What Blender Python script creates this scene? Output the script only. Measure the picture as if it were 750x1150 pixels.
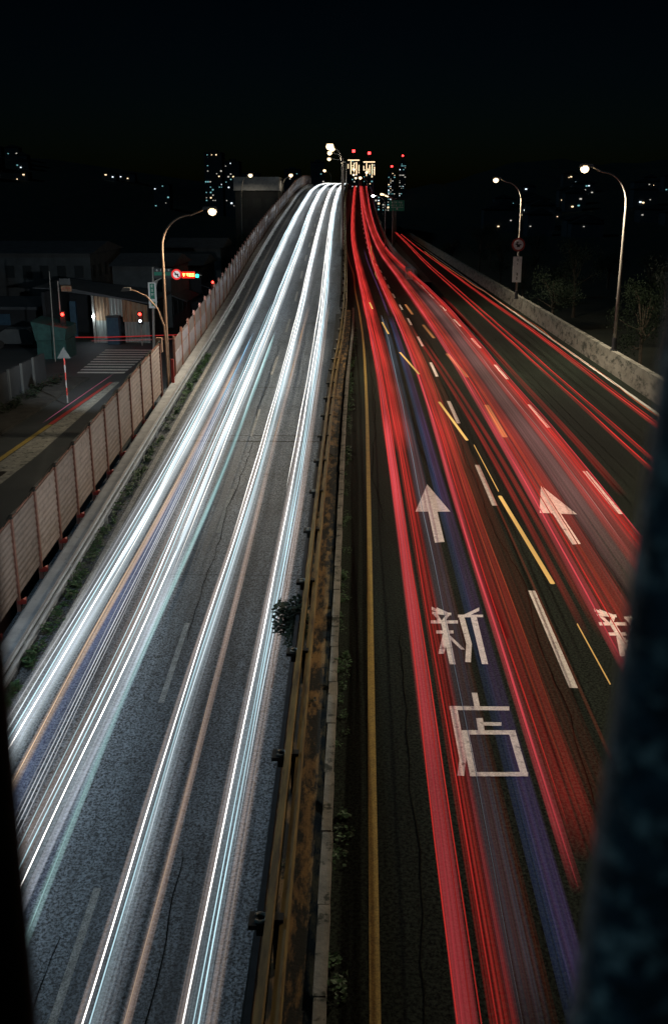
import bpy, bmesh, math, random
from mathutils import Vector
R = math.radians
sc = bpy.context.scene
for o in list(bpy.data.objects): bpy.data.objects.remove(o)

# ---------------------------------------------------------------- camera
cam_d = bpy.data.cameras.new('camera')
cam = bpy.data.objects.new('camera', cam_d); sc.collection.objects.link(cam)
cam.location = (0, 0, 7.1)
cam.rotation_euler = (R(90 - 17.366), 0, R(1.64))
cam_d.sensor_fit = 'VERTICAL'; cam_d.sensor_height = 36.0
cam_d.lens = 36.0 * 1100 / 1150
cam_d.clip_start = 0.05; cam_d.clip_end = 6000
cam_d.dof.use_dof = True; cam_d.dof.focus_distance = 32; cam_d.dof.aperture_fstop = 4.0
sc.camera = cam

# ---------------------------------------------------------------- night sky, added faint blue fill light, exposure
world = bpy.data.worlds.new('World'); sc.world = world; world.use_nodes = True
wn = world.node_tree; wn.nodes.clear()
wo = wn.nodes.new('ShaderNodeOutputWorld'); wb = wn.nodes.new('ShaderNodeBackground')
sky = wn.nodes.new('ShaderNodeTexSky'); sky.sky_type = 'NISHITA'; sky.sun_disc = False
sky.sun_elevation = R(-6.2); sky.sun_rotation = R(2)
wb.inputs['Strength'].default_value = 0.05
tint = wn.nodes.new('ShaderNodeMix'); tint.data_type = 'RGBA'; tint.blend_type = 'MULTIPLY'; tint.inputs[0].default_value = 1; tint.inputs[7].default_value = (.35, .95, 1.5, 1)
wn.links.new(sky.outputs[0], tint.inputs[6]); wn.links.new(tint.outputs[2], wb.inputs['Color']); wn.links.new(wb.outputs[0], wo.inputs['Surface'])
blue_fill = bpy.data.lights.new('blue_fill', 'SUN'); blue_fill.energy = 0.13; blue_fill.angle = R(4); blue_fill.color = (0.35, 0.72, 1.0)  # sun lamp added as a faint blue fill, mainly for the near post
mo = bpy.data.objects.new('blue_fill', blue_fill); sc.collection.objects.link(mo); mo.rotation_euler = (R(58), 0, R(-62))
vs = sc.view_settings; sc.display_settings.display_device = 'sRGB'
vs.view_transform = 'Standard'; vs.look = 'None'; vs.exposure = 0.0; vs.gamma = 1.0; vs.use_curve_mapping = False
sc.render.engine = 'CYCLES'
cy = sc.cycles; cy.max_bounces = 6; cy.diffuse_bounces = 2; cy.glossy_bounces = 3; cy.transparent_max_bounces = 40
cy.transmission_bounces = 3; cy.sample_clamp_indirect = 2.0; cy.sample_clamp_direct = 0; cy.use_denoising = True
cy.caustics_reflective = False; cy.caustics_refractive = False

# ---------------------------------------------------------------- helpers
COL = sc.collection
def tag(o, label=None, cat=None, group=None, kind=None):
    if label: o['label'] = label
    if cat: o['category'] = cat
    if group: o['group'] = group
    if kind: o['kind'] = kind
    return o
def empty(name, loc=(0, 0, 0), rz=0):
    o = bpy.data.objects.new(name, None); COL.objects.link(o); o.location = loc; o.rotation_euler = (0, 0, rz); o.empty_display_size = .3
    return o
def copy_tree(o, parent=None):
    c = o.copy(); COL.objects.link(c); c.parent = parent
    for ch in o.children: copy_tree(ch, c)
    return c

class MB:
    def __init__(s): s.v = []; s.f = []; s.m = []; s.uv = {}; s.mi = 0; s.smooth = False
    def add(s, vs_, fs):
        b = len(s.v); s.v += [tuple(p) for p in vs_]
        for f in fs: s.f.append(tuple(i + b for i in f)); s.m.append(s.mi)
        return s
    def box(s, x0, x1, y0, y1, z0, z1):
        return s.add([(x0,y0,z0),(x1,y0,z0),(x1,y1,z0),(x0,y1,z0),(x0,y0,z1),(x1,y0,z1),(x1,y1,z1),(x0,y1,z1)],
                     [(0,3,2,1),(4,5,6,7),(0,1,5,4),(1,2,6,5),(2,3,7,6),(3,0,4,7)])
    def poly(s, pts, z0, z1):               # prism from an outline, upright
        n = len(pts)
        a = sum(pts[i][0]*pts[(i+1)%n][1]-pts[(i+1)%n][0]*pts[i][1] for i in range(n))
        if a < 0: pts = pts[::-1]
        return s.add([(x,y,z0) for x,y in pts]+[(x,y,z1) for x,y in pts],
                     [tuple(range(n-1,-1,-1)), tuple(range(n,2*n))]+[(i,(i+1)%n,n+(i+1)%n,n+i) for i in range(n)])
    def xz(s, pts, y0, y1):                 # prism from an outline in the x-z plane
        n = len(pts)
        a = sum(pts[i][0]*pts[(i+1)%n][1]-pts[(i+1)%n][0]*pts[i][1] for i in range(n))
        if a < 0: pts = pts[::-1]
        return s.add([(x,y0,z) for x,z in pts]+[(x,y1,z) for x,z in pts],
                     [tuple(range(n)), tuple(range(2*n-1,n-1,-1))]+[(n+i,n+(i+1)%n,(i+1)%n,i) for i in range(n)])
    def tube(s, pts, r, n=8, cap=True):
        pts = [Vector(p) for p in pts]; rs = r if isinstance(r, (list, tuple)) else [r]*len(pts)
        vs_ = []; up = None
        for i, p in enumerate(pts):
            t = (pts[min(i+1,len(pts)-1)]-pts[max(i-1,0)]).normalized()
            if up is None: up = Vector((0,1,0)) if abs(t.y) < .8 else Vector((0,0,1))
            a = t.cross(up).normalized(); b = a.cross(t).normalized(); up = b
            for k in range(n):
                q = 2*math.pi*k/n; vs_.append(p + a*math.cos(q)*rs[i] + b*math.sin(q)*rs[i])
        fs = [(i*n+k, i*n+(k+1)%n, (i+1)*n+(k+1)%n, (i+1)*n+k) for i in range(len(pts)-1) for k in range(n)]
        if cap: fs += [tuple(range(n-1,-1,-1)), tuple((len(pts)-1)*n+k for k in range(n))]
        return s.add(vs_, fs)
    def disc(s, c, r, t, axis='y', n=20):
        p0 = Vector(c); d = {'y': Vector((0,t,0)), 'z': Vector((0,0,t)), 'x': Vector((t,0,0))}[axis]
        return s.tube([p0, p0+d], r, n)
    def sweep(s, prof, ys, xf, zf, closed=True, caps=True):
        n = 0; b = []
        for y in ys:
            pr = prof(y) if callable(prof) else prof
            for px, pz in pr: b.append((xf(y)+px, y, zf(y)+pz))
        n = len(pr); fs = []
        for i in range(len(ys)-1):
            for k in range(n if closed else n-1):
                fs.append((i*n+k, i*n+(k+1)%n, (i+1)*n+(k+1)%n, (i+1)*n+k))
        if caps and closed: fs += [tuple(range(n-1,-1,-1)), tuple((len(ys)-1)*n+k for k in range(n))]
        return s.add(b, fs)
    def build(s, name, mat, parent=None, smooth=False, fix=True):
        me = bpy.data.meshes.new(name); me.from_pydata(s.v, [], s.f); 
        for m in (mat if isinstance(mat, (list, tuple)) else [mat]): me.materials.append(m)
        me.polygons.foreach_set('material_index', s.m)
        if fix:
            bm = bmesh.new(); bm.from_mesh(me); bmesh.ops.recalc_face_normals(bm, faces=bm.faces); bm.to_mesh(me); bm.free()
        if smooth: me.polygons.foreach_set('use_smooth', [True]*len(me.polygons))
        me.update()
        o = bpy.data.objects.new(name, me); COL.objects.link(o); o.parent = parent
        return o
def rng_ys(a, b, near=1.5):
    ys = [a]; 
    while ys[-1] < b:
        y = ys[-1]; ys.append(min(b, y + max(near, min(5, near*y/30))))
    return ys
def P_(*a): return a

def hermite(pts):
    xs = [p[0] for p in pts]; yv = [p[1] for p in pts]; n = len(xs); d = []
    for i in range(n):
        if i == 0: d.append((yv[1]-yv[0])/(xs[1]-xs[0]))
        elif i == n-1: d.append((yv[-1]-yv[-2])/(xs[-1]-xs[-2]))
        else:
            h0 = xs[i]-xs[i-1]; h1 = xs[i+1]-xs[i]
            d.append(((yv[i]-yv[i-1])/h0*h1+(yv[i+1]-yv[i])/h1*h0)/(h0+h1))
    def g(x):
        if x <= xs[0]: return yv[0]
        if x >= xs[-1]: return yv[-1]
        i = 0
        while xs[i+1] < x: i += 1
        h = xs[i+1]-xs[i]; t = (x-xs[i])/h
        return (2*t**3-3*t**2+1)*yv[i]+(t**3-2*t**2+t)*h*d[i]+(3*t**2-2*t**3)*yv[i+1]+(t**3-t**2)*h*d[i+1]
    return g
# height of the left carriageway (a climbing ramp) and of the right one (level, then climbing)
zL = hermite([(-10,-6.7),(0,-5.4),(12,-4.2),(40,-1.2),(66,1.4),(100,4.25),(137,7.0),(160,8.85),(178,9.9),(195,10.4),(215,10.4),(260,9),(330,4)])
zR = hermite([(-10,0),(0,0),(60,0),(95,0),(112,.15),(140,.8),(168,1.9),(210,4.3),(250,7),(300,10.3),(330,12.1),(345,12.6),(365,12.6),(420,9)])
# sideways drift of both
sL = hermite([(0,0),(40,0),(60,-.05),(84,-.6),(117,-1.3),(135,-1.6),(160,-1.85),(178,-1.9),(195,-1.95),(215,-1.9),(260,-1.5),(330,0)])
sR = hermite([(0,0),(40,0),(55,-.12),(70,-.4),(89,-.85),(107,-1.15),(127,-1.9),(145,-2.5),(165,-2.9),(217,-3.6),(330,-4.2),(420,-4.6)])
sM = hermite([(0,0),(40,-.45),(60,-.4),(84,-.8),(117,-1.45),(135,-1.75),(160,-1.95),(178,-2.05),(195,-2.1),(215,-2.05),(260,-1.6),(330,0)])
ZERO = lambda y: 0.0

# ---------------------------------------------------------------- materials
class NT:
    def __init__(s, name):
        s.m = bpy.data.materials.new(name); s.m.use_nodes = True; s.n = s.m.node_tree.nodes; s.l = s.m.node_tree.links
        s.n.clear(); s.out = s.n.new('ShaderNodeOutputMaterial')
    def node(s, t, **kw):
        n = s.n.new(t)
        for k, v in kw.items():
            if k in n.inputs: n.inputs[k].default_value = v
            else: setattr(n, k, v)
        return n
    def link(s, a, b): s.l.new(a, b)
    def mathn(s, op, a, b=None, clamp=False):
        n = s.n.new('ShaderNodeMath'); n.operation = op; n.use_clamp = clamp
        for i, x in enumerate((a, b)):
            if x is None: continue
            if isinstance(x, (int, float)): n.inputs[i].default_value = x
            else: s.link(x, n.inputs[i])
        return n.outputs[0]
def surf(name, c1, c2=None, scale=4, rough=.8, metal=0, bump=.0, bscale=60, speck=None, stretch=None, contrast=(.35,.65), spec=.4, tracks=0, c3=None, s3=1.2, r3=(.55,.7)):
    t = NT(name); b = t.node('ShaderNodeBsdfPrincipled', Roughness=rough, Metallic=metal); b.inputs['Specular IOR Level'].default_value = spec
    t.link(b.outputs[0], t.out.inputs[0])
    co = t.node('ShaderNodeTexCoord').outputs['Object']
    if stretch:
        mp = t.node('ShaderNodeMapping'); mp.inputs['Scale'].default_value = stretch; t.link(co, mp.inputs[0]); cs = mp.outputs[0]
    else: cs = co
    c2 = c2 or tuple(x*.7 for x in c1)
    n1 = t.node('ShaderNodeTexNoise', Scale=scale, Detail=6.0, Roughness=.62); t.link(cs, n1.inputs['Vector'])
    mr = t.node('ShaderNodeMapRange'); mr.inputs[1].default_value, mr.inputs[2].default_value = contrast; t.link(n1.outputs[0], mr.inputs[0])
    mx = t.node('ShaderNodeMix', data_type='RGBA'); mx.inputs[6].default_value = (*c1,1); mx.inputs[7].default_value = (*c2,1); t.link(mr.outputs[0], mx.inputs[0])
    col = mx.outputs[2]
    if c3:
        n3 = t.node('ShaderNodeTexNoise', Scale=s3, Detail=8.0, Roughness=.7); t.link(cs, n3.inputs['Vector'])
        m3 = t.node('ShaderNodeMapRange'); m3.inputs[1].default_value, m3.inputs[2].default_value = r3; t.link(n3.outputs[0], m3.inputs[0])
        x3 = t.node('ShaderNodeMix', data_type='RGBA'); x3.inputs[7].default_value = (*c3,1); t.link(col, x3.inputs[6]); t.link(m3.outputs[0], x3.inputs[0]); col = x3.outputs[2]
    if tracks:                                  # wheel tracks, drips and polish drawn out along the lanes
        mt = t.node('ShaderNodeMapping'); mt.inputs['Scale'].default_value = (1.5,.022,.3); t.link(co, mt.inputs[0])
        nt_ = t.node('ShaderNodeTexNoise', Scale=1.0, Detail=5.0, Roughness=.6); t.link(mt.outputs[0], nt_.inputs['Vector'])
        rt = t.node('ShaderNodeMapRange'); rt.inputs[1].default_value = .36; rt.inputs[2].default_value = .62; rt.inputs[3].default_value = 1-tracks; rt.inputs[4].default_value = 1.15; t.link(nt_.outputs[0], rt.inputs[0])
        vt = t.node('ShaderNodeVectorMath', operation='SCALE'); t.link(col, vt.inputs[0]); t.link(rt.outputs[0], vt.inputs['Scale']); col = vt.outputs[0]
    if speck:                                   # aggregate: fine pale and dark grains
        sc_, lo, hi = speck
        n2 = t.node('ShaderNodeTexNoise', Scale=sc_, Detail=3.0, Roughness=.8); t.link(co, n2.inputs['Vector'])
        r2 = t.node('ShaderNodeMapRange'); r2.inputs[1].default_value = .41; r2.inputs[2].default_value = .60; r2.inputs[3].default_value = lo; r2.inputs[4].default_value = hi; r2.clamp = True
        t.link(n2.outputs[0], r2.inputs[0])
        v = t.node('ShaderNodeVectorMath', operation='SCALE'); t.link(col, v.inputs[0]); t.link(r2.outputs[0], v.inputs['Scale']); col = v.outputs[0]
    t.link(col, b.inputs['Base Color'])
    if bump:
        n4 = t.node('ShaderNodeTexNoise', Scale=bscale, Detail=4.0); t.link(co, n4.inputs['Vector'])
        bp = t.node('ShaderNodeBump', Strength=bump, Distance=.01); t.link(n4.outputs[0], bp.inputs['Height']); t.link(bp.outputs[0], b.inputs['Normal'])
    return t.m
def emis(name, c, st, sampling='AUTO'):
    t = NT(name); e = t.node('ShaderNodeEmission', Color=(*c,1), Strength=st); t.link(e.outputs[0], t.out.inputs[0]); t.m.cycles.emission_sampling = sampling
    return t.m
_sc = {}
def strand_mat(c, st):
    k = (c, st)
    if k not in _sc:
        t = NT('light_strand'); a = t.node('ShaderNodeAttribute', attribute_name='glow')
        e = t.node('ShaderNodeEmission', Color=(*c,1)); t.link(t.mathn('MULTIPLY', a.outputs['Fac'], st), e.inputs['Strength'])
        t.link(e.outputs[0], t.out.inputs[0]); _sc[k] = t.m
    return _sc[k]
_vi = [0]
def veil_mat(c, st, freq, contrast=1.0, c2=None):
    """additive glow: light left in the air by lamps that passed, in long fine stripes"""
    _vi[0] += 1
    t = NT('light_veil'); uv = t.node('ShaderNodeUVMap').outputs[0]; sp = t.node('ShaderNodeSeparateXYZ'); t.link(uv, sp.inputs[0])
    u = sp.outputs[0]; v = sp.outputs[1]
    cb = t.node('ShaderNodeCombineXYZ'); t.link(t.mathn('MULTIPLY', u, freq), cb.inputs[0]); t.link(t.mathn('MULTIPLY', v, .012), cb.inputs[1]); cb.inputs[2].default_value = _vi[0]*3.7
    n = t.node('ShaderNodeTexNoise', Scale=1.0, Detail=4.0, Roughness=.7); t.link(cb.outputs[0], n.inputs['Vector'])
    mr = t.node('ShaderNodeMapRange'); mr.inputs[1].default_value = .36; mr.inputs[2].default_value = .68; mr.inputs[3].default_value = max(0, 1-contrast); mr.inputs[4].default_value = 1+contrast*.7; t.link(n.outputs[0], mr.inputs[0])
    e1 = t.mathn('MULTIPLY', t.mathn('MULTIPLY', u, t.mathn('SUBTRACT', 1.0, u)), 4.0)
    edge = t.mathn('POWER', t.mathn('MAXIMUM', e1, 0.0), .45)
    at = t.node('ShaderNodeAttribute', attribute_name='glow')
    s_ = t.mathn('MULTIPLY', t.mathn('MULTIPLY', mr.outputs[0], edge), t.mathn('MULTIPLY', at.outputs['Fac'], st*.5))
    e = t.node('ShaderNodeEmission', Color=(*c,1)); t.link(s_, e.inputs['Strength'])
    if c2:
        mx = t.node('ShaderNodeMix', data_type='RGBA'); mx.inputs[6].default_value = (*c,1); mx.inputs[7].default_value = (*c2,1)
        r = t.node('ShaderNodeMapRange'); r.inputs[1].default_value = .35; r.inputs[2].default_value = .65
        n2 = t.node('ShaderNodeTexNoise', Scale=2.1, Detail=2.0); t.link(cb.outputs[0], n2.inputs['Vector']); t.link(n2.outputs[0], r.inputs[0]); t.link(r.outputs[0], mx.inputs[0]); t.link(mx.outputs[2], e.inputs['Color'])
    tr = t.node('ShaderNodeBsdfTransparent'); ad = t.node('ShaderNodeAddShader'); t.link(tr.outputs[0], ad.inputs[0]); t.link(e.outputs[0], ad.inputs[1]); t.link(ad.outputs[0], t.out.inputs[0])
    t.m.cycles.emission_sampling = 'NONE'
    return t.m

M = {}
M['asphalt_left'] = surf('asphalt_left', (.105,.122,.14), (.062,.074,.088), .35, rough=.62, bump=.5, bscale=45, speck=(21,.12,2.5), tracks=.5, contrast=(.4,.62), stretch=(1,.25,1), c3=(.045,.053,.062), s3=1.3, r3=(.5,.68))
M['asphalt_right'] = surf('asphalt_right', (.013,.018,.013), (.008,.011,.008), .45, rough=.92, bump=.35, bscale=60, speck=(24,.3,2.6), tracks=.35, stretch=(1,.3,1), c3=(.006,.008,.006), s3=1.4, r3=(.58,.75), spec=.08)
M['asphalt_street'] = surf('asphalt_street', (.05,.055,.055), (.035,.04,.04), .5, rough=.7, speck=(30,.7,1.3))
M['concrete'] = surf('concrete', (.30,.29,.25), (.19,.18,.15), 1.6, rough=.85, bump=.4, bscale=25, stretch=(1,.6,1.6), c3=(.05,.055,.045), s3=2.2, r3=(.5,.62))
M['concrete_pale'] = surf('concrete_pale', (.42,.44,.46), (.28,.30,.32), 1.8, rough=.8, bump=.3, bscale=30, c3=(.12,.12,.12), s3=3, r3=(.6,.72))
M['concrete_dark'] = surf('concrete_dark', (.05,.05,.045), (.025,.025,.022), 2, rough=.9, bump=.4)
M['kerb'] = surf('kerb', (.28,.27,.23), (.15,.15,.13), 3, rough=.9, bump=.6, bscale=30, c3=(.04,.045,.035), s3=4, r3=(.54,.62))
M['median'] = surf('median', (.24,.14,.05), (.10,.06,.025), 2.2, rough=.9, bump=.8, bscale=22, c3=(.012,.012,.009), s3=3.6, r3=(.42,.53), stretch=(1.7,.45,1))
M['paint_white'] = surf('paint_white', (.82,.80,.74), (.66,.64,.58), 5, rough=.7, speck=(40,.75,1.2), c3=(.16,.15,.13), s3=7, r3=(.56,.68))
M['paint_faded'] = surf('paint_faded', (.34,.34,.33), (.22,.22,.21), 5, rough=.75, speck=(30,.5,1.4))
M['paint_yellow'] = surf('paint_yellow', (.36,.26,.06), (.26,.19,.05), 4, rough=.75, speck=(40,.7,1.2), c3=(.12,.09,.03), s3=6, r3=(.6,.72))
M['rail_yellow'] = surf('rail_yellow', (.27,.19,.07), (.14,.10,.04), 3, rough=.5, metal=.3, c3=(.06,.035,.02), s3=4, r3=(.48,.66), stretch=(3,.3,3))
M['rail_steel'] = surf('rail_steel', (.85,.88,.9), (.6,.62,.65), 3, rough=.28, metal=.75, stretch=(3,.3,3))
M['black_iron'] = surf('black_iron', (.03,.028,.025), (.015,.014,.012), 8, rough=.6, metal=.3)
M['fence_panel'] = None
M['post_red'] = surf('post_red', (.26,.12,.09), (.16,.07,.05), 4, rough=.6)
M['red_paint'] = surf('red_paint', (.45,.05,.04), (.3,.04,.03), 4, rough=.5)
M['galv'] = surf('galv', (.42,.40,.36), (.30,.29,.26), 6, rough=.45, metal=.35)
M['galv_warm'] = surf('galv_warm', (.40,.27,.19), (.28,.18,.12), 5, rough=.5, metal=.2)
M['dark_metal'] = surf('dark_metal', (.05,.055,.06), (.03,.03,.035), 6, rough=.5)
M['leaf'] = surf('leaf', (.05,.12,.045), (.02,.05,.02), 9, rough=.6)
M['leaf_dark'] = surf('leaf_dark', (.02,.036,.017), (.008,.017,.008), 3, rough=.65)
M['bark'] = surf('bark', (.09,.07,.05), (.05,.04,.03), 6, rough=.9)
M['ground'] = surf('ground', (.035,.04,.028), (.02,.025,.018), .3, rough=1)
M['hill'] = surf('hill', (.02,.028,.022), (.012,.018,.014), .02, rough=1)
M['tar'] = surf('tar', (.005,.006,.005), (.004,.004,.004), 5, rough=1, spec=.02)
M['lamp_head'] = surf('lamp_head', (.25,.25,.24), (.2,.2,.19), 6, rough=.5)
M['wall_grey'] = surf('wall_grey', (.09,.10,.10), (.06,.065,.065), .8, rough=.9)
M['wall_dark'] = surf('wall_dark', (.03,.033,.036), (.02,.023,.025), .8, rough=.9)
M['roof_metal'] = surf('roof_metal', (.12,.13,.135), (.07,.075,.08), 1.5, rough=.6, metal=.3)
M['sign_white'] = surf('sign_white', (.9,.9,.87), (.75,.75,.72), 4, rough=.5)
M['sign_black'] = surf('sign_black', (.02,.025,.025), (.015,.02,.02), 4, rough=.5)
M['sign_green'] = surf('sign_green', (.02,.28,.17), (.015,.22,.14), 3, rough=.5)
M['teal'] = surf('teal_tarpaulin', (.03,.10,.09), (.02,.06,.055), 3, rough=.6)
M['blue_cab'] = surf('blue_cab', (.05,.11,.16), (.03,.07,.11), 3, rough=.5)
M['lamp_warm'] = emis('lamp_warm', (1,.74,.42), 3.2)
M['lamp_white'] = emis('lamp_white', (.85,.95,1), 40)
M['e_red'] = emis('e_red', (1,.03,.02), 12); M['e_green'] = emis('e_green', (.02,.9,.65), 6)
M['e_white'] = emis('e_white', (.75,.9,1), 6); M['e_yellow'] = emis('e_yellow', (1,.55,.1), 8)

# corrugated screen: fine horizontal ribs of dusty pink paint
t = NT('fence_panel'); b = t.node('ShaderNodeBsdfPrincipled', Roughness=.6); t.link(b.outputs[0], t.out.inputs[0])
co = t.node('ShaderNodeTexCoord').outputs['Object']; sp = t.node('ShaderNodeSeparateXYZ'); t.link(co, sp.inputs[0])
n = t.node('ShaderNodeTexNoise', Scale=1.2, Detail=6.0); t.link(co, n.inputs['Vector'])
mx = t.node('ShaderNodeMix', data_type='RGBA'); mx.inputs[6].default_value = (.37,.29,.26,1); mx.inputs[7].default_value = (.26,.22,.20,1); t.link(n.outputs[0], mx.inputs[0])
oi = t.node('ShaderNodeObjectInfo'); rv = t.node('ShaderNodeMapRange'); rv.inputs[3].default_value = .72; rv.inputs[4].default_value = 1.12; t.link(oi.outputs['Random'], rv.inputs[0])
nd = t.node('ShaderNodeTexNoise', Scale=3.5, Detail=7.0, Roughness=.75); t.link(co, nd.inputs['Vector']); md = t.node('ShaderNodeMapRange'); md.inputs[1].default_value = .5; md.inputs[2].default_value = .72; md.inputs[3].default_value = 1; md.inputs[4].default_value = .45; t.link(nd.outputs[0], md.inputs[0])
vv = t.node('ShaderNodeVectorMath', operation='SCALE'); t.link(mx.outputs[2], vv.inputs[0]); t.link(t.mathn('MULTIPLY', rv.outputs[0], md.outputs[0]), vv.inputs['Scale']); t.link(vv.outputs[0], b.inputs['Base Color'])
M['fence_panel'] = t.m
M['fence_grey'] = surf('fence_grey', (.26,.22,.21), (.18,.15,.15), 2, rough=.6)
M['fence_pane'] = surf('fence_pane', (.48,.46,.52), (.36,.35,.42), 2, rough=.25)
# rusty corrugated shed sheet
M['shed_pale'] = surf('shed_pale', (.34,.36,.33), (.22,.24,.22), 2.5, rough=.6, stretch=(2,1,.3))
M['shed_rust'] = surf('shed_rust', (.36,.18,.08), (.30,.24,.17), 2.5, rough=.75, stretch=(3,1,.25), c3=(.12,.06,.03), s3=3, r3=(.5,.65))
# old dark blue paint of the footbridge posts
M['bridge_paint'] = surf('bridge_paint', (.085,.15,.18), (.015,.032,.042), 40, rough=.5, c3=(.48,.55,.52), s3=60, r3=(.52,.6), bump=.6, bscale=80)

# ================================================================ GROUND, ROADS
def ground_h(x, y):
    if x > 11.6: base = -2.3
    elif x < -9.45: base = -3.06
    else: return -8.0
    def ss(a, b, v): v = min(1, max(0, (v-a)/(b-a))); return v*v*(3-2*v)
    h = 0
    if x > 11.6:
        h += 44*ss(240, 900, y)*ss(20, 150, x+ (y-300)*.03)*(.85+.15*math.sin(x*.021+1)+.08*math.sin(x*.057+y*.01))
        h += 60*ss(1200, 2200, y)*ss(60, 400, x)*(.8+.2*math.sin(x*.004))
    else:
        h += 42*ss(330, 800, y)*ss(40, 200, -x)*(.8+.2*math.sin(x*.02)+.1*math.sin(x*.05+2))
    return base + h
xs = sorted(set([-2500,-1800,-1300,-900,-650]+[-500+20*i for i in range(24)]+[-30,-20,-12,-9.46,-9.44,0,11.59,11.61,16,24,34,46]+[60+20*i for i in range(30)]+[700,900,1200,1700,2500]))
ys = [-300,-60,0,40,80,120,160,200]+[240+25*i for i in range(40)]+[1300,1500,1700,1900,2200,2600,3200]
g = MB(); g.add([(x,y,ground_h(x,y)) for y in ys for x in xs], [(j*len(xs)+i, j*len(xs)+i+1, (j+1)*len(xs)+i+1, (j+1)*len(xs)+i) for j in range(len(ys)-1) for i in range(len(xs)-1)])
tag(g.build('ground', M['ground'], smooth=False), 'dark unlit ground rising to hills on both sides', kind='structure')

YL = rng_ys(-6, 250, 2); YR = rng_ys(-6, 420, 2)
# left carriageway: thick deck on the climbing ramp
m = MB(); m.sweep([(-8.9,-.9),(-1.02,-.9),(-1.02,0),(-8.9,0)], YL, sL, zL)
tag(m.build('left_road', M['asphalt_left']), 'grey climbing carriageway full of white light trails', kind='structure')
m = MB(); m.sweep([(-1.55,-.02),(-1.03,-.02),(-1.03,.05),(-1.55,.05)], rng_ys(-6,60,2), sL, zL)  # dark edge strip: its colour stands for the median wall shadow on the asphalt
tag(m.build('gutter', M['concrete_dark']), 'dark strip standing in for the wall shadow along the foot of the yellow guardrail', kind='structure')
# right carriageway
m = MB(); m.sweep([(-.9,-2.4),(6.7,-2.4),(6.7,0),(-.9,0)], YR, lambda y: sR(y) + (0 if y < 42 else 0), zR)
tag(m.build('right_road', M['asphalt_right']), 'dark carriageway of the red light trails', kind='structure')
def sS(y): return hermite([(0,0),(120,0),(150,-.6),(200,-2),(260,-2.5),(330,-2)])(y)
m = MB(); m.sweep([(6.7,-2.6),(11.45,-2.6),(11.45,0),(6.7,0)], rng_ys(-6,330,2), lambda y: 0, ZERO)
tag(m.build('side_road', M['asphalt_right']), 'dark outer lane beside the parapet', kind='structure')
m = MB(); m.add([(-2,98,-.01),(6.71,98,-.01),(6.71,330,-.01),(-2,330,-.01)], [(0,1,2,3)])
tag(m.build('road_verge', M['concrete_dark']), 'dark strip between the climbing road and the outer lane', kind='structure')
# gaps between 6.3 drift and side road
m = MB(); m.sweep([(-.5,-.012),(.5,-.012)], [60,100], lambda y: 6.4, ZERO, closed=False)
# retaining wall boxes under the ramps
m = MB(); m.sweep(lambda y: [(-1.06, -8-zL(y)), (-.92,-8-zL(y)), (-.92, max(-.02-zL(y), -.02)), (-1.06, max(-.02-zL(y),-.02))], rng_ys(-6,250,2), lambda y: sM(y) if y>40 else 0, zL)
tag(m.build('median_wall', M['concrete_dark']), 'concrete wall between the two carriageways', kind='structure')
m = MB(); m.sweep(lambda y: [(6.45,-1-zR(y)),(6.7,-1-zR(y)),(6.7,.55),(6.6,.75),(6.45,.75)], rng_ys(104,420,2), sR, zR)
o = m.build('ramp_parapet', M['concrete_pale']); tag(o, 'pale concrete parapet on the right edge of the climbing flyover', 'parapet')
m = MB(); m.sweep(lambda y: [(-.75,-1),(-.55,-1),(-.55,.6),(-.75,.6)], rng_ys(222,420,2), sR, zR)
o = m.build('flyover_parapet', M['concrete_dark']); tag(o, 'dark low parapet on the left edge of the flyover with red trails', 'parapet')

# median strip
m = MB(); m.sweep([(-.90,-.5),(-.30,-.5),(-.30,.10),(-.90,.10)], rng_ys(-6,70,1.2), lambda y: sM(y), ZERO)
tag(m.build('median', M['median']), 'rust and ochre stained median strip with black patches', kind='structure')
m = MB(); random.seed(3)
for i in range(60):
    y0 = -4+i*1.25; 
    m.box(-.335+sM(y0)*.75+random.uniform(-.006,.006), -.215+sM(y0)*.75+random.uniform(-.006,.006), y0, y0+1.23, -.3, .17+random.uniform(-.008,.008))
tag(m.build('kerb', M['kerb']), 'weathered pale kerb stones along the dark left edge of the right road', kind='structure')

# painted markings
def stripe(m, x, w, y0, y1, xf, zf, dz=.006):
    ys = [y0] + [y for y in rng_ys(y0, y1, 3)[1:-1]] + [y1]
    m.sweep([(x-w/2,dz),(x+w/2,dz)], ys, xf, zf, closed=False)
def mark(name, m, mat, label): return tag(m.build(name, mat, fix=False), label, kind='structure')
m = MB(); stripe(m, .165, .105, -4, 330, sR, zR); mark('edge_line', m, M['paint_yellow'], 'worn yellow edge line right of the kerb')
m = MB(); stripe(m, -7.5, .16, -4, 250, sL, zL); mark('edge_line', m, M['paint_faded'], 'faded grey edge line beside the plants')
m = MB(); stripe(m, 10.55, .14, 20, 330, lambda y: 0, ZERO, .006); mark('edge_line', m, M['paint_white'], 'solid white edge line in front of the concrete parapet')
for x, lab in ((3.28,'dashed white line left of the second arrow'), (6.22,'dashed white line of the outer lane')):
    m = MB()
    for k in range(-1, 34):
        y0 = (13.7 if x < 4 else 23.1-10) + k*9.62
        if x < 4 or y0 < 95: stripe(m, x, .13, y0, y0+4.0, sR if x<4 else (lambda y: sR(y)*.8), zR)
    mark('lane_line', m, M['paint_white'], lab)
m = MB()
for k in range(-1, 22):
    y0 = 10.4 + k*8.95; stripe(m, -4.47+.004*y0, .13, y0, y0+3.5, sL, zL)
mark('lane_line', m, M['paint_faded'], 'faded grey dashes in the middle of the left road')
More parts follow.
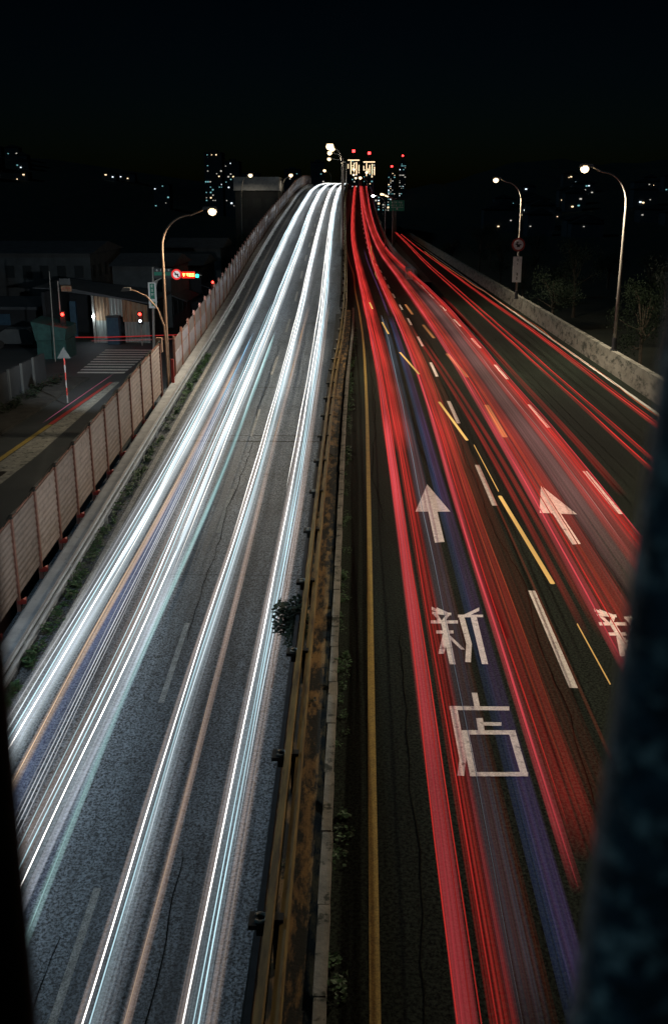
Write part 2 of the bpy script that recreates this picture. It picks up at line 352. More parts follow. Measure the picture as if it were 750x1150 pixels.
XIN= [[(1.324, 16.85), (1.505, 16.64), (1.494, 16.5), (1.315, 16.7)], [(1.416, 16.82), (1.621, 16.57), (1.609, 16.43), (1.405, 16.68)], [(1.319, 16.61), (1.662, 16.57), (1.652, 16.45), (1.311, 16.5)], [(1.336, 16.49), (1.407, 16.49), (1.465, 16.19), (1.396, 16.19)], [(1.569, 16.5), (1.64, 16.5), (1.525, 16.19), (1.455, 16.19)], [(1.267, 16.21), (1.751, 16.22), (1.739, 16.08), (1.258, 16.07)], [(1.336, 15.77), (1.634, 15.78), (1.622, 15.65), (1.327, 15.64)], [(1.442, 16.14), (1.551, 16.15), (1.554, 14.45), (1.455, 14.45)], [(1.435, 15.61), (1.532, 15.61), (1.394, 14.83), (1.302, 14.83)], [(1.493, 15.55), (1.561, 15.55), (1.756, 15.0), (1.691, 15.0)], [(2.196, 16.81), (1.864, 16.45), (1.849, 16.3), (2.179, 16.65)], [(1.773, 16.46), (2.228, 16.47), (2.215, 16.36), (1.763, 16.34)], [(1.778, 16.4), (1.879, 16.4), (1.896, 15.23), (1.801, 15.22)], [(1.801, 15.22), (1.896, 15.23), (1.804, 14.52), (1.713, 14.52)], [(1.99, 16.36), (2.1, 16.36), (2.075, 14.45), (1.976, 14.45)]]
DIAN= [[(1.71, 13.5), (1.795, 13.5), (1.789, 13.06), (1.706, 13.06)], [(1.339, 13.07), (2.223, 13.08), (2.206, 12.96), (1.329, 12.95)], [(1.338, 13.01), (1.446, 13.01), (1.446, 11.62), (1.349, 11.62)], [(1.353, 11.62), (1.442, 11.62), (1.372, 11.2), (1.284, 11.2)], [(1.693, 12.71), (1.79, 12.72), (1.774, 12.35), (1.68, 12.34)], [(1.716, 12.6), (2.044, 12.6), (2.03, 12.5), (1.704, 12.5)], [(1.453, 12.36), (2.211, 12.38), (2.194, 12.26), (1.442, 12.24)], [(1.443, 12.3), (1.546, 12.3), (1.544, 11.22), (1.449, 11.21)], [(2.104, 12.32), (2.206, 12.32), (2.206, 11.24), (2.111, 11.23)], [(1.456, 11.28), (2.216, 11.3), (2.199, 11.2), (1.445, 11.18)]]
ARR= [(1.76, 25.22), (2.171, 22.79), (1.855, 22.92), (1.851, 20.53), (1.637, 20.47), (1.635, 22.78), (1.324, 22.77)]
ARR2= [(4.768, 25.2), (5.197, 22.66), (4.816, 23.02), (4.83, 20.48), (4.641, 20.44), (4.623, 22.87), (4.32, 22.75)]
def flat(name, polys, dx, label):
    m = MB()
    for k, p in enumerate(polys):
        z = .006 + .0012*k
        a = sum(p[i][0]*p[(i+1)%len(p)][1]-p[(i+1)%len(p)][0]*p[i][1] for i in range(len(p)))
        if a < 0: p = p[::-1]
        m.add([(x+dx,y,z) for x,y in p], [tuple(range(len(p)))])
    return mark(name, m, M['paint_white'], label)
flat('road_writing', XIN, 0, 'white road writing 新 below the left arrow'); flat('road_writing', DIAN, 0, 'white road writing 店 nearest the camera')
flat('road_writing', XIN, 2.98, 'white road writing 新 half hidden by the dark post'); flat('road_writing', DIAN, 2.98, 'white road writing 店 behind the dark post')
def arrowpoly(a): return [[a[0],a[1],a[6]], [a[2],a[3],a[4],a[5]]] 
flat('road_arrow', arrowpoly(ARR), 0, 'white straight-ahead arrow in the left lane'); flat('road_arrow', arrowpoly([ARR2[0],ARR2[1],ARR2[2],ARR2[3],ARR2[4],ARR2[5],ARR2[6]]), 0, 'white straight-ahead arrow in the second lane')
# dark seams and patches across the asphalt
m = MB(); 
for y0, w in ((36.6,.10),(37.3,.06),(44,.05),(57.5,.08),(25.5,.03),(71,.07)):
    m.sweep([(-7.4,.004),(-1.6,.004)], [y0, y0+w], sL, zL, closed=False)
mark('road_seam', m, M['concrete_dark'], 'dark expansion joints across the left road')

random.seed(21)
def crack(m, x, y0, y1, xf, zf, w=.018, amp=.10, step=.45):
    y = y0; a = []
    while y < y1: a.append((x, y)); x += random.uniform(-amp, amp)*.5; y += step*random.uniform(.6,1.4)
    for i in range(len(a)-1):
        (xa, ya), (xb, yb) = a[i], a[i+1]; ww = w*random.uniform(.6,1.3)
        m.add([(xa+xf(ya)-ww/2,ya,zf(ya)+.009),(xa+xf(ya)+ww/2,ya,zf(ya)+.009),(xb+xf(yb)+ww/2,yb,zf(yb)+.009),(xb+xf(yb)-ww/2,yb,zf(yb)+.009)],[(0,1,2,3)])
m = MB()
for x, a, b_ in ((-4.25,22,37),(-4.3,39,52),(-3.0,8,15),(-5.9,11,19),(-2.0,20,34),(-6.8,26,40),(-4.8,6,13)): crack(m, x, a, b_, sL, zL)
mark('road_crack', m, M['tar'], 'dark tar-sealed cracks along the left road')
m = MB()
for x, a, b_ in ((.6,6,16),(2.9,9,30),(.5,22,44),(5.0,14,28),(3.0,34,60)): crack(m, x, a, b_, sR if x < 6 else (lambda y: 0), zR, .014)
mark('road_crack', m, M['tar'], 'dark cracks along the right road')
# ================================================================ PARAPET (right), WALL, FENCES
m = MB(); m.sweep([(11.02,-.02),(11.5,-.02),(11.42,.88),(11.14,.9),(11.10,.5)], rng_ys(-4,330,1.5), lambda y: -.03*math.sin(y*.2)*0, ZERO)
tag(m.build('concrete_parapet', M['concrete']), 'long stained concrete parapet along the right edge of the road', 'parapet')
# left concrete wall
m = MB(); m.sweep([(-8.5,-.02),(-8.02,-.02),(-8.08,.42),(-8.12,.45),(-8.44,.45),(-8.5,.42)], rng_ys(-4,210,1.5), sL, zL)
o = m.build('low_wall', M['concrete_pale']); tag(o, 'low pale concrete wall at the foot of the pink fence', 'wall')
for k in range(7):
    y0 = 14.5+k*5.6; p = MB(); z = zL(y0); p.box(-8.075+sL(y0), -8.045+sL(y0), y0, y0+.34, z+.16, z+.38); p.build('marker_plate', M['paint_yellow'], o)
# steel rail in front of the wall
r = empty('steel_guardrail', (-7.9, 20, zL(20))); tag(r, 'thin shiny steel rail running between the plants and the low wall', 'guardrail')
def child(o, par):
    o.parent = par; o.matrix_parent_inverse = par.matrix_world.inverted() if False else o.matrix_parent_inverse
    o.location = -Vector(par.location) if par.rotation_euler.z == 0 else o.location
    return o
for dz, x in ((.36,-7.93),(.52,-7.98)):
    m = MB(); m.sweep([(x-.035,dz-.05),(x+.03,dz-.05),(x+.05,dz),(x+.03,dz+.05),(x-.035,dz+.05)], rng_ys(-4,205,1.5), sL, zL); child(m.build('rail', M['rail_steel']), r)
for k in range(50):
    y0 = 5+k*4; m = MB(); m.box(-8.0+sL(y0),-7.93+sL(y0),y0,y0+.07,zL(y0)-.02,zL(y0)+.55); child(m.build('post', M['rail_steel']), r)

# pink screen fence, near part
def fence_near(y):
    X = -8.86 + (.02*(y-24) if y > 24 else 0)*.6
    return X
ff = empty('screen_fence', (-8.86, 24, zL(24))); tag(ff, 'tall dusty pink ribbed screen fence with red posts, near section', 'fence')
py = [14.2+1.84*k-3.7 for k in range(20)]; py = [y for y in py if y < 42.6]
for i, y in enumerate(py):
    x = fence_near(y); z = zL(y)
    m = MB(); m.box(x-.05, x+.05, y-.045, y+.045, z-.3, z+2.52); child(m.build('post', M['post_red']), ff)
    m = MB(); m.tube([(x, y, z+2.52), (x, y, z+2.62)], [.06,.05], 8); child(m.build('post_cap', M['black_iron']), ff)
    m = MB(); m.tube([(x+.16, y-.10, z+.30), (x+.16, y+.10, z+.34)], [.085,.02], 8); m.box(x-.02,x+.14,y-.05,y+.05,z+.2,z+.3); child(m.build('base_bracket', M['red_paint']), ff)
    if i+1 < len(py):
        y2 = py[i+1]; x2 = fence_near(y2); z2 = zL(y2); m = MB(); n = 46
        vs_ = []
        for a, b_, c in ((x,y+.045,z),(x2,y2-.045,z2)):
            for k in range(n+1):
                h = .42 + (2.44-.42)*k/n; vs_.append((a + (.008 if k % 4 in (0,1) else -.006), b_, c+h))
            for k in range(n+1):
                h = .42 + (2.44-.42)*k/n; vs_.append((a-.03, b_, c+h))
        N = 2*(n+1)
        fs = [(k, N+k, N+k+1, k+1) for k in range(n)] + [(n+1+k, n+2+k, N+n+2+k, N+n+1+k) for k in range(n)]
        fs += [(n, N+n, N+2*n+1, 2*n+1), (0, n+1, N+n+1, N)]
        m.add(vs_, fs); child(m.build('panel', M['fence_panel']), ff)
        m = MB(); m.tube([(x-.02,y,z+2.50),(x2-.02,y2,z2+2.50)], .03, 6); child(m.build('top_rail', M['post_red']), ff)
random.seed(5)
m = MB()
for off in (0,1,2):
    pts = []
    for i, y in enumerate(py):
        x = fence_near(y); z = zL(y)
        pts += [(x-.02+.03*off, y, z+2.62+.01*off)]
        if i+1 < len(py): pts += [(x-.05, y+.92, (z+zL(py[i+1]))/2+2.5-.06*off+random.uniform(-.03,.03))]
    m.tube(pts, .014, 5)
tag(m.build('cable_bundle', M['black_iron']), 'sagging black cables strung along the top of the pink fence', 'cable')
# far part: grey fence with pale panes
fg = empty('pane_fence', (-8.7, 44, zL(44))); tag(fg, 'far fence section with red-brown posts and pale square panes, climbing to the crest', 'fence')
y = 44.6; first = True; k = 0
xff = lambda y: -8.55 + sL(y)
while y < 205:
    st = 1.9 if y < 110 else 3.2
    z = zL(y); x = xff(y); y2 = y+st; z2 = zL(y2); x2 = xff(y2); h = 1.98
    if k < 98:
        m = MB(); m.box(x-.05,x+.05,y-.05,y+.05,z-.3,z+h+.06); m.tube([(x,y,z+h+.06),(x,y,z+h+.2)],[.07,.05],6); child(m.build('post', M['post_red']), fg)
    def pan(a, b_, mat, name, dx=0):
        m = MB(); m.add([(x+dx,y+.06,z+a),(x2+dx,y2-.06,z2+a),(x2+dx,y2-.06,z2+b_),(x+dx,y+.06,z+b_),(x-.03,y+.06,z+a),(x2-.03,y2-.06,z2+a),(x2-.03,y2-.06,z2+b_),(x-.03,y+.06,z+b_)],
              [(0,1,2,3),(7,6,5,4),(0,4,5,1),(1,5,6,2),(2,6,7,3),(3,7,4,0)]); child(m.build(name, mat), fg)
    if k < 98:
        pan(.3, h, M['fence_grey'], 'panel')
        if random.random() < .8: pan(.75, 1.35, M['fence_pane'], 'pane', .015)
        if random.random() < .35: pan(1.45, 1.85, M['fence_pane'], 'pane', .015)
    y = y2; k += 1
m = MB(); m.box(-8.45,-8.33,43.1,43.22,zL(43.1)-.2,zL(43.1)+1.5); tag(m.build('red_post', M['red_paint']), 'short orange-red post in the gap between the two fences', 'post')

# ================================================================ MEDIAN GUARDRAIL
gr = empty('median_guardrail', (-.8, 20, 0)); tag(gr, 'ochre yellow steel guardrail with round black-mounted reflectors on its posts', 'guardrail')
zG = lambda y: max(0, zL(y)) if y > 56 else (0 if y < 46 else max(0, zL(y)))
zG = hermite([(-6,0),(40,0),(50,.12),(58,.75),(66,1.4),(100,4.25),(137,7.0),(160,8.85),(178,9.9),(195,10.4),(215,10.4)])
for x, z in ((-.72,.72),(-.585,.66)):
    m = MB(); pr = [(x-.05,z-.16),(x-.015,z-.13),(x-.05,z-.08),(x-.015,z-.02),(x-.05,z),(x+.02,z+.01),(x+.035,z-.02),(x+.0,z-.08),(x+.035,z-.14),(x+.02,z-.17)]
    m.sweep(pr, rng_ys(-3,212,1.5), sM, zG); child(m.build('rail', M['rail_yellow'] ), gr)
m = MB(); m.sweep([(-.89,.30),(-.83,.30),(-.83,.42),(-.89,.42)], rng_ys(-3,212,1.5), sM, zG); child(m.build('lower_rail', M['dark_metal']), gr)
for k in range(64):
    y0 = 4.75+2.95*k; x = sM(y0); z = zG(y0); m = MB(); m.box(x-.70,x-.60,y0-.05,y0+.05,z-.3,z+.70); m.box(x-.86,x-.70,y0-.04,y0+.04,z+.5,z+.62)
    p = child(m.build('post', M['black_iron']), gr)
    m = MB(); m.box(x-.93,x-.71,y0-.10,y0+.10,z+.62,z+.67); q = m.build('reflector_plate', M['black_iron']); q.parent = p; 
    m = MB()
    pts = [(x-.82+.06*math.cos(a), y0+.06*math.sin(a), z+.68) for a in [R(-140+20*i) for i in range(15)]]; m.tube(pts, .017, 6)
    q = m.build('reflector_ring', M['galv']); q.parent = p
m = MB(); m.sweep([(-1.02,0),(-.86,0),(-.9,.75),(-.98,.75)], rng_ys(62,212,2), sM, zG)
tag(m.build('divider_wall', M['concrete_dark']), 'dark low divider wall under the far part of the median rail', 'wall')

# ================================================================ PLANTS
def leaf_tuft(m, x, y, z, r, h, n, rnd, s=.06):
    for _ in range(n):
        a = rnd.uniform(0, 6.283); q = r*math.sqrt(rnd.random()); zz = z + h*rnd.random()**1.3
        cx, cy_ = x+q*math.cos(a), y+q*math.sin(a); b = rnd.uniform(0,6.283); ti = rnd.uniform(-.6,.9); L = s*rnd.uniform(.6,1.5); W = L*.42
        dx, dy = math.cos(b), math.sin(b); 
        m.add([(cx,cy_,zz),(cx+dx*L*.5-dy*W,cy_+dy*L*.5+dx*W,zz+ti*L*.5),(cx+dx*L,cy_+dy*L,zz+ti*L*.7),(cx+dx*L*.5+dy*W,cy_+dy*L*.5-dx*W,zz+ti*L*.5)], [(0,1,2,3)])
rnd = random.Random(11); m = MB()
y = 9.
while y < 50:
    if rnd.random() < .82:
        leaf_tuft(m, -7.78+rnd.uniform(-.06,.07), y, zL(y), rnd.uniform(.06,.17), rnd.uniform(.08,.38), int(rnd.uniform(16,60)), rnd, .09)
    y += rnd.uniform(.08,.5)
tag(m.build('weeds', M['leaf'], fix=False), 'green weeds growing between the edge line and the low wall', 'weeds', kind='stuff')
m = MB(); y = 3.
while y < 60:
    if rnd.random() < .8: leaf_tuft(m, -.15+sM(y)*.75+rnd.uniform(-.04,.09), y, 0, rnd.uniform(.03,.14), rnd.uniform(.03,.2), int(rnd.uniform(8,80)), rnd, rnd.uniform(.025,.055))
    y += rnd.uniform(.06,.5) if rnd.random()<.9 else rnd.uniform(.6,1.6)
tag(m.build('weeds', M['leaf'], fix=False), 'small green weeds along the foot of the pale kerb', 'weeds', kind='stuff')
m = MB(); y = 3.
while y < 60:
    if rnd.random() < .35: leaf_tuft(m, -.66+sM(y)+rnd.uniform(-.08,.12), y, .1, rnd.uniform(.04,.12), .1, int(rnd.uniform(8,26)), rnd, .05)
    y += rnd.uniform(.2,.9)
tag(m.build('dead_leaves', M['leaf_dark'], fix=False), 'dead leaves and moss scattered on the ochre median', 'leaves', kind='stuff')
m = MB(); leaf_tuft(m, -1.2, 15.9, -.1, .30, .55, 900, rnd, .075); leaf_tuft(m, -1.05, 15.3, -.1, .2, .4, 400, rnd, .07); m.tube([(-1.0,15.8,-.5),(-1.1,15.8,.1),(-1.2,15.85,.3)],[.03,.02,.01],5)
tag(m.build('shrub', M['leaf_dark'], fix=False), 'dark shrub poking out through the yellow guardrail over the left road', 'shrub')

def make_tree(seed, H, Rr, n):
    rn = random.Random(seed); t = MB(); 
    t.tube([(0,0,-.5),(.1,0,H*.3),(.15,.1,H*.55),(.0,.1,H*.8)],[.28,.2,.13,.05],8)
    cl = []
    for i in range(16):
        a = rn.uniform(0,6.28); rr = Rr*rn.uniform(.2,.95); z = H*rn.uniform(.38,1.0); k = 1-abs(z/H-.62)*1.3
        c = (rr*k*math.cos(a), rr*k*math.sin(a), z); cl.append((c, Rr*rn.uniform(.25,.5)))
        t.tube([(.1,.05,H*rn.uniform(.3,.6)), (c[0]*.6,c[1]*.6,c[2]*.9), c],[.08,.05,.02],5)
    f = MB()
    for c, r_ in cl:
        for _ in range(n//16):
            d = Vector((rn.gauss(0,1),rn.gauss(0,1),rn.gauss(0,.8))).normalized()*r_*rn.random()**.4
            p = Vector(c)+d; u = Vector((rn.gauss(0,1),rn.gauss(0,1),rn.gauss(0,1))).normalized(); w = u.orthogonal().normalized(); s = rn.uniform(.12,.28)
            f.add([p, p+u*s*.5+w*s*.3, p+u*s, p+u*s*.5-w*s*.3], [(0,1,2,3)])
    return t, f
def tree(proto, loc, rz, sc_, label, group=None):
    c = empty('tree', loc, rz); c.scale = (sc_,)*3
    for nm, me in proto:
        o = bpy.data.objects.new(nm, me); COL.objects.link(o); o.parent = c
    return tag(c, label, 'tree', group)
protos = []
for sd, H, Rr in ((1,9,3.6),(2,7.5,3.2),(3,10.5,3.4)):
    t, f = make_tree(sd, H, Rr, 3200); a = t.build('trunk', M['bark']); b = f.build('crown', M['leaf_dark'], fix=False)
    protos.append([('trunk', a.data), ('crown', b.data)]); bpy.data.objects.remove(a); bpy.data.objects.remove(b)
rn = random.Random(4)
tspots = [(15.5,36),(18.5,45),(15.2,54),(19,63),(14.8,78),(18.5,88),(15.5,98),(22,72),(24,52),(16,118),(21,106),(16,140),(22,130),(14.5,165),(20,160),(27,95),(29,120)]
for i, (x, y) in enumerate(tspots):
    s_ = rn.uniform(.5,.68)
    tree(protos[i%3], (x, y, -2.4), rn.uniform(0,6.28), s_, 'dark leafy tree behind the concrete parapet', 'trees behind the concrete parapet')
for i, (x, y) in enumerate([(-13.5,112),(-16,128),(-12.8,140),(-24,118),(-30,98),(-34,125),(-22,150),(-13,168)]):
    tree(protos[(i+1)%3], (x, y, -3.1), rn.uniform(0,6.28), rn.uniform(.45,.75), 'dark tree among the houses beyond the left fence', 'trees beyond the left fence')

# ================================================================ STREET LAMPS
def street_lamp(name, base, height, reach, side, label, power, color=(1,.84,.62), mat='galv', group='street lamps', lampmat='lamp_warm', rad=.085, gs=1.0):
    """a tapered pole whose top curves over; side +1: arm towards +x, -1: towards -x"""
    e = empty(name, base); tag(e, label, 'street lamp', group)
    H = height; pts = [(0,0,0),(0,0,H*.4),(0,0,H*.80)]; rs = [rad,rad*.85,rad*.68]
    for k in range(1, 9):
        a = R(90)*k/8; rr = reach*.62; pts.append((side*rr*(1-math.cos(a)), 0, H*.80+ (H*.17)*math.sin(a))); rs.append(rad*(.66-.03*k))
    pts.append((side*reach*.86, 0, H*.995)); rs.append(rad*.4)
    m = MB(); m.tube(pts, rs, 10); m.build('pole', M[mat], e, smooth=True)
    m = MB(); m.tube([(0,0,0),(0,0,.05)], [rad*2,rad*2], 10); m.tube([(0,0,.05),(0,0,.55)], [rad*1.35,rad*1.3], 10); m.build('pole_base', M['dark_metal'], e)
    x0 = side*reach*.84; x1 = side*(reach+.34); z = H
    m = MB(); 
    a, b = sorted((x0, x1)); m.add([(a,-.10,z-.03),(b,-.10,z-.03),(b,.10,z-.03),(a,.10,z-.03),(a+.06,-.06,z+.1),(b-.06,-.06,z+.1),(b-.06,.06,z+.1),(a+.06,.06,z+.1)],
        [(0,3,2,1),(4,5,6,7),(0,1,5,4),(1,2,6,5),(2,3,7,6),(3,0,4,7)]); m.build('lamp_head', M['lamp_head'], e)
    m = MB(); c = side*(reach+.1); vs_ = [(c+.19*gs*math.cos(t)*math.cos(p), .16*gs*math.sin(t)*math.cos(p), z-.10-.18*gs*math.sin(p)) for p in (R(-40),R(5),R(45),R(88)) for t in [R(30*i) for i in range(12)]]
    m.add(vs_, [(r*12+i, r*12+(i+1)%12, (r+1)*12+(i+1)%12, (r+1)*12+i) for r in range(3) for i in range(12)]+[tuple(36+i for i in range(12)), tuple(range(11,-1,-1))])
    m.build('lamp_glass', M[lampmat], e, smooth=True)
    if power:
        l = bpy.data.lights.new('lamp_light', 'SPOT'); l.energy = power; l.color = color; l.spot_size = R(170); l.spot_blend = .4; l.shadow_soft_size = .18
        lo = bpy.data.objects.new('lamp_light', l); COL.objects.link(lo); lo.parent = e; lo.location = (c, 0, z-.55)
    return e
SL = []
SL.append(street_lamp('street_lamp', (-8.75,44,zL(44)-.3), 8.05, 2.15, 1, 'warm street lamp rising behind the gap between the two fences', 2200, mat='galv_warm'))
SL.append(street_lamp('street_lamp', (11.28,44.5,.9), 7.8, 1.78, -1, 'tall street lamp on the parapet nearest the dark post at right', 3600))
SL.append(street_lamp('street_lamp', (11.28-.6,70,.9), 7.95, 1.68, -1, 'street lamp on the parapet that also carries the round sign', 2200))
SL.append(street_lamp('street_lamp', (11.28,18,.9), 7.8, 1.78, -1, 'street lamp on the parapet just outside the right frame edge', 3400))
SL.append(street_lamp('street_lamp', (-8.75,17,zL(17)-.3), 8.6, 2.0, 1, 'unseen street lamp added behind the near fence outside the left frame edge', 700, (.6,.82,1), mat='galv_warm', lampmat='lamp_white'))  # unseen lamp, added in cool white to light the near left asphalt
for (y, x, lab, pw) in ((85,-2.07,'highest and nearest lamp of the row on the median',350),(115,-3.39,'second lamp of the row on the median',350),(145,-4.65,'third lamp of the row on the median',350),(180,-5.9,'fourth lamp of the row on the median, low over the crest',350),(220,-8.2,'last lamp of the median row, beyond the crest left',0)):
    zt = {85:11.8,115:13.2,145:14.2,180:14.9,220:14.3}[y]; bx = -.95+sM(y) if y < 200 else x+1.3; reach = bx-x
    SL.append(street_lamp('street_lamp', (bx,y,zL(y) if y<200 else 6), zt-(zL(y) if y<200 else 6), max(.9,reach), -1, lab, pw, rad=.1, gs=1.7))
for (y, x, zt, lab) in ((230,-.65,13.1,'bright lamp just above the far end of the red trails'),(300,-2.7,17.2,'highest of three small lamps over the far flyover'),(312,-2.9,16.1,'middle of three small lamps over the far flyover'),(326,-2.4,15.5,'lowest of three small lamps over the far flyover'),(262,.85,15.2,'small lamp right of the far end of the red trails')):
    SL.append(street_lamp('street_lamp', (x+1.5,y,zR(y)), zt-zR(y), 1.5, -1, lab, 120 if y < 240 else 0, rad=.1, gs=1.8))
SL.append(street_lamp('street_lamp', (3.0,140,zR(140)), 7.7, 1.6, -1, 'cool white lamp at the right edge of the climbing flyover', 100, (.85,.95,1), lampmat='lamp_white'))
for (y, x, lab) in ((150,2.7,'left lamp of the distant row beside the green sign'),(172,3.4,'second lamp of the distant row beside the green sign'),(190,4.2,'third lamp of the distant row beside the green sign'),(205,4.9,'right lamp of the distant row beside the green sign')):
    SL.append(street_lamp('street_lamp', (x+1.6,y,0), 9.0 if y>150 else 8.8, 1.6, -1, lab, 90, rad=.07))
# far lamps over the houses at left
SL.append(street_lamp('street_lamp', (-17.6,148,-3.06), 14.4, 1.3, 1, 'tall lamp glowing above the pale block at left', 160, rad=.09, gs=1.6))
SL.append(street_lamp('street_lamp', (-12.3,155,-3.06), 14.6, 1.3, 1, 'tall lamp glowing between the pale block and the fence', 100, rad=.09, gs=1.6))
# unlit curved arm on the left pole, box and clamps
m = MB(); m.tube([(-8.75,43.85,-1.2),(-8.76,43.8,1.2),(-8.80,43.8,2.0),(-9.05,43.8,2.75),(-9.5,43.8,3.28),(-10.0,43.8,3.52),(-10.3,43.8,3.58)],[.05,.05,.045,.04,.035,.03,.03],8)
o = m.build('side_lamp', M['galv_warm']); tag(o, 'small hooded lamp on a curved arm reaching left beside the fence gap', 'street lamp')
l = bpy.data.lights.new('lamp_light', 'SPOT'); l.energy = 6000; l.color = (.85,.93,1); l.spot_size = R(80); l.spot_blend = .8; l.shadow_soft_size = .12  # spot added at the unlit head to brighten the crossing and shed
lo = bpy.data.objects.new('lamp_light', l); COL.objects.link(lo); lo.parent = o; lo.location = (-10.4,43.95,3.4); lo.rotation_euler = Vector((-6.6,24,-5.6)).to_track_quat('-Z','Y').to_euler()
m = MB(); m.xz([(-10.62,3.50),(-10.2,3.52),(-10.2,3.66),(-10.5,3.66)], 43.7, 43.9); m.build('lamp_head', M['galv'], o)
m = MB(); m.box(-9.13,-8.86,43.35,43.6,.88,1.52); o = m.build('junction_box', M['galv_warm']); tag(o, 'brown metal junction box strapped to the left lamp pole', 'box')
m = MB(); m.box(-9.06,-8.93,43.33,43.348,1.0,1.4); m.build('box_door', M['post_red'], o)

# round restriction sign and plate on the second right lamp
sg = empty('round_sign', (10.62, 69.85, 4.55)); tag(sg, 'round red-ringed prohibition sign on the second right lamp pole', 'sign')
m = MB(); m.disc((0,0,0), .46, .03); m.build('ring', M['red_paint'], sg)
m = MB(); m.disc((0,-.012,0), .34, .008); m.build('face', M['sign_white'], sg)
m = MB(); m.xz([(-.18,.08),(-.05,.1),(-.02,.02),(.2,.04),(.2,-.03),(.1,-.05),(.1,-.16),(-.1,-.16),(-.1,-.03),(-.2,.0)], -.022, -.014); m.xz([(-.14,.2),(.0,.2),(.0,.12),(-.14,.12)], -.022, -.014); m.build('pictogram', M['sign_black'], sg)
def glyph(m, cx, cz, s, y0, y1, rn):
    w = s*.13
    for k in range(rn.choice((2,3))):
        z = cz + s*(.4-.38*k); a = s*rn.uniform(.3,.5); m.box(cx-a, cx+a, y0, y1, z-w/2, z+w/2)
    for k in range(rn.choice((1,2))):
        x = cx + s*rn.uniform(-.3,.3); m.box(x-w/2, x+w/2, y0-.001*(k+1), y1, cz-s*.5, cz+s*.5)
sg = empty('plate_sign', (10.62, 69.85, 2.9)); tag(sg, 'tall narrow white plate with small dark characters under the round sign', 'sign')
m = MB(); m.box(-.3,.3,0,.03,-.86,.86); m.build('plate', M['sign_white'], sg)
rn = random.Random(8); m = MB()
for z in (.62,.36,-.32,-.6): glyph(m, 0, z, .2 if abs(z) != .36 else .12, -.008, -.001, rn)
m.build('characters', M['sign_black'], sg)
# green highway sign
sg = empty('highway_sign', (4.9, 150, 0)); tag(sg, 'small green highway sign with white text and an arrow, right of the red trails', 'sign')
m = MB(); m.box(-1.05,1.05,-.03,.03,6.35,7.85); m.build('panel', M['sign_green'], sg)
m = MB(); m.tube([(-.6,.1,0),(-.6,.1,6.3)],.07,8); m.tube([(-.6,.1,6.3),(-.6,.1,7.7)],.05,8); m.build('post', M['galv'], sg)
m = MB(); rn = random.Random(9)
for x in (-.7,-.4,-.1,.3,.6): glyph(m, x, 7.55, .24, -.045, -.035, rn)
for x in (-.75,-.45,-.15,.45,.75): glyph(m, x, 7.15, .2, -.045, -.035, rn)
m.box(-.9,.9,-.045,-.035,6.86,6.90); m.xz([(0,6.52),(.16,6.66),(.05,6.66),(.05,6.82),(-.05,6.82),(-.05,6.66),(-.16,6.66)],-.045,-.035); m.build('writing', M['sign_white'], sg)
# gore: crash cushion block with stripes
m = MB(); m.xz([(1.3,0),(3.0,0),(3.0,5.6),(2.4,6.3),(1.9,6.5),(1.3,5.9)], 160, 160.4) if False else m.box(4.35,5.0,101,104,0,1.1)
o = m.build('gore_block', M['concrete_pale']); tag(o, 'pale concrete block where the flyover splits from the outer lane', 'crash barrier')
m = MB()
for k in range(3): m.xz([(4.4+.2*k,.2),(4.5+.2*k,.2),(4.5+.2*k-.0,.95),(4.4+.2*k,.95)], 100.985, 100.995)
m.build('stripes', M['paint_yellow'], o)

# ================================================================ LEFT SIDE: STREET, CROSSING, SHED
Z = -3.0
def sheet(name, pts, z, mat, label):
    m = MB(); m.add([(x,y,z) for x,y in pts], [tuple(range(len(pts)))]); return tag(m.build(name, mat, fix=False), label, kind='structure')
sheet('street', [(-60,60),(-24,60),(-16.6,56),(-16.6,10),(-9.5,10),(-9.5,330),(-15.6,330),(-16,76),(-60,76)], Z, M['asphalt_street'], 'dim side street with a junction beyond the left fence')
m = MB(); m.box(-24,-16.6,10,59,-3.04,-2.86); tag(m.build('pavement', M['concrete_dark']), 'dark pavement behind the triangular sign', kind='structure')
sheet('edge_line', [(-15.2,20),(-14.95,20),(-14.9,46),(-15.15,46)], Z+.006, M['paint_yellow'], 'yellow kerb line of the side street')
sheet('edge_line', [(-15.15,46.1),(-14.9,46.1),(-14.9,58),(-15.1,58)], Z+.006, M['red_paint'], 'red stretch continuing the yellow kerb line')
sheet('gutter', [(-14.86,20),(-13.6,20),(-13.7,40),(-14.5,58),(-14.86,58)], Z+.004, M['kerb'], 'pale concrete gutter beside the yellow line')
m = MB(); m.add([(-14.6,36.5,Z+.012),(-14.05,36.5,Z+.012),(-14.05,37.3,Z+.012),(-14.6,37.3,Z+.012)],[(0,1,2,3)]); mark('drain_grate', m, M['black_iron'], 'square drain grate in the pale gutter')
m = MB()
for k in range(10):
    y = 61.2+1.12*k; xl = -18.0-.09*k*1.0; m.add([(xl,y,Z+.008),(-15.0-.04*k,y,Z+.008),(-15.0-.04*k,y+.5,Z+.008),(xl,y+.5,Z+.008)],[(0,1,2,3)])
mark('crosswalk', m, M['paint_white'], 'white zebra crossing on the side street')
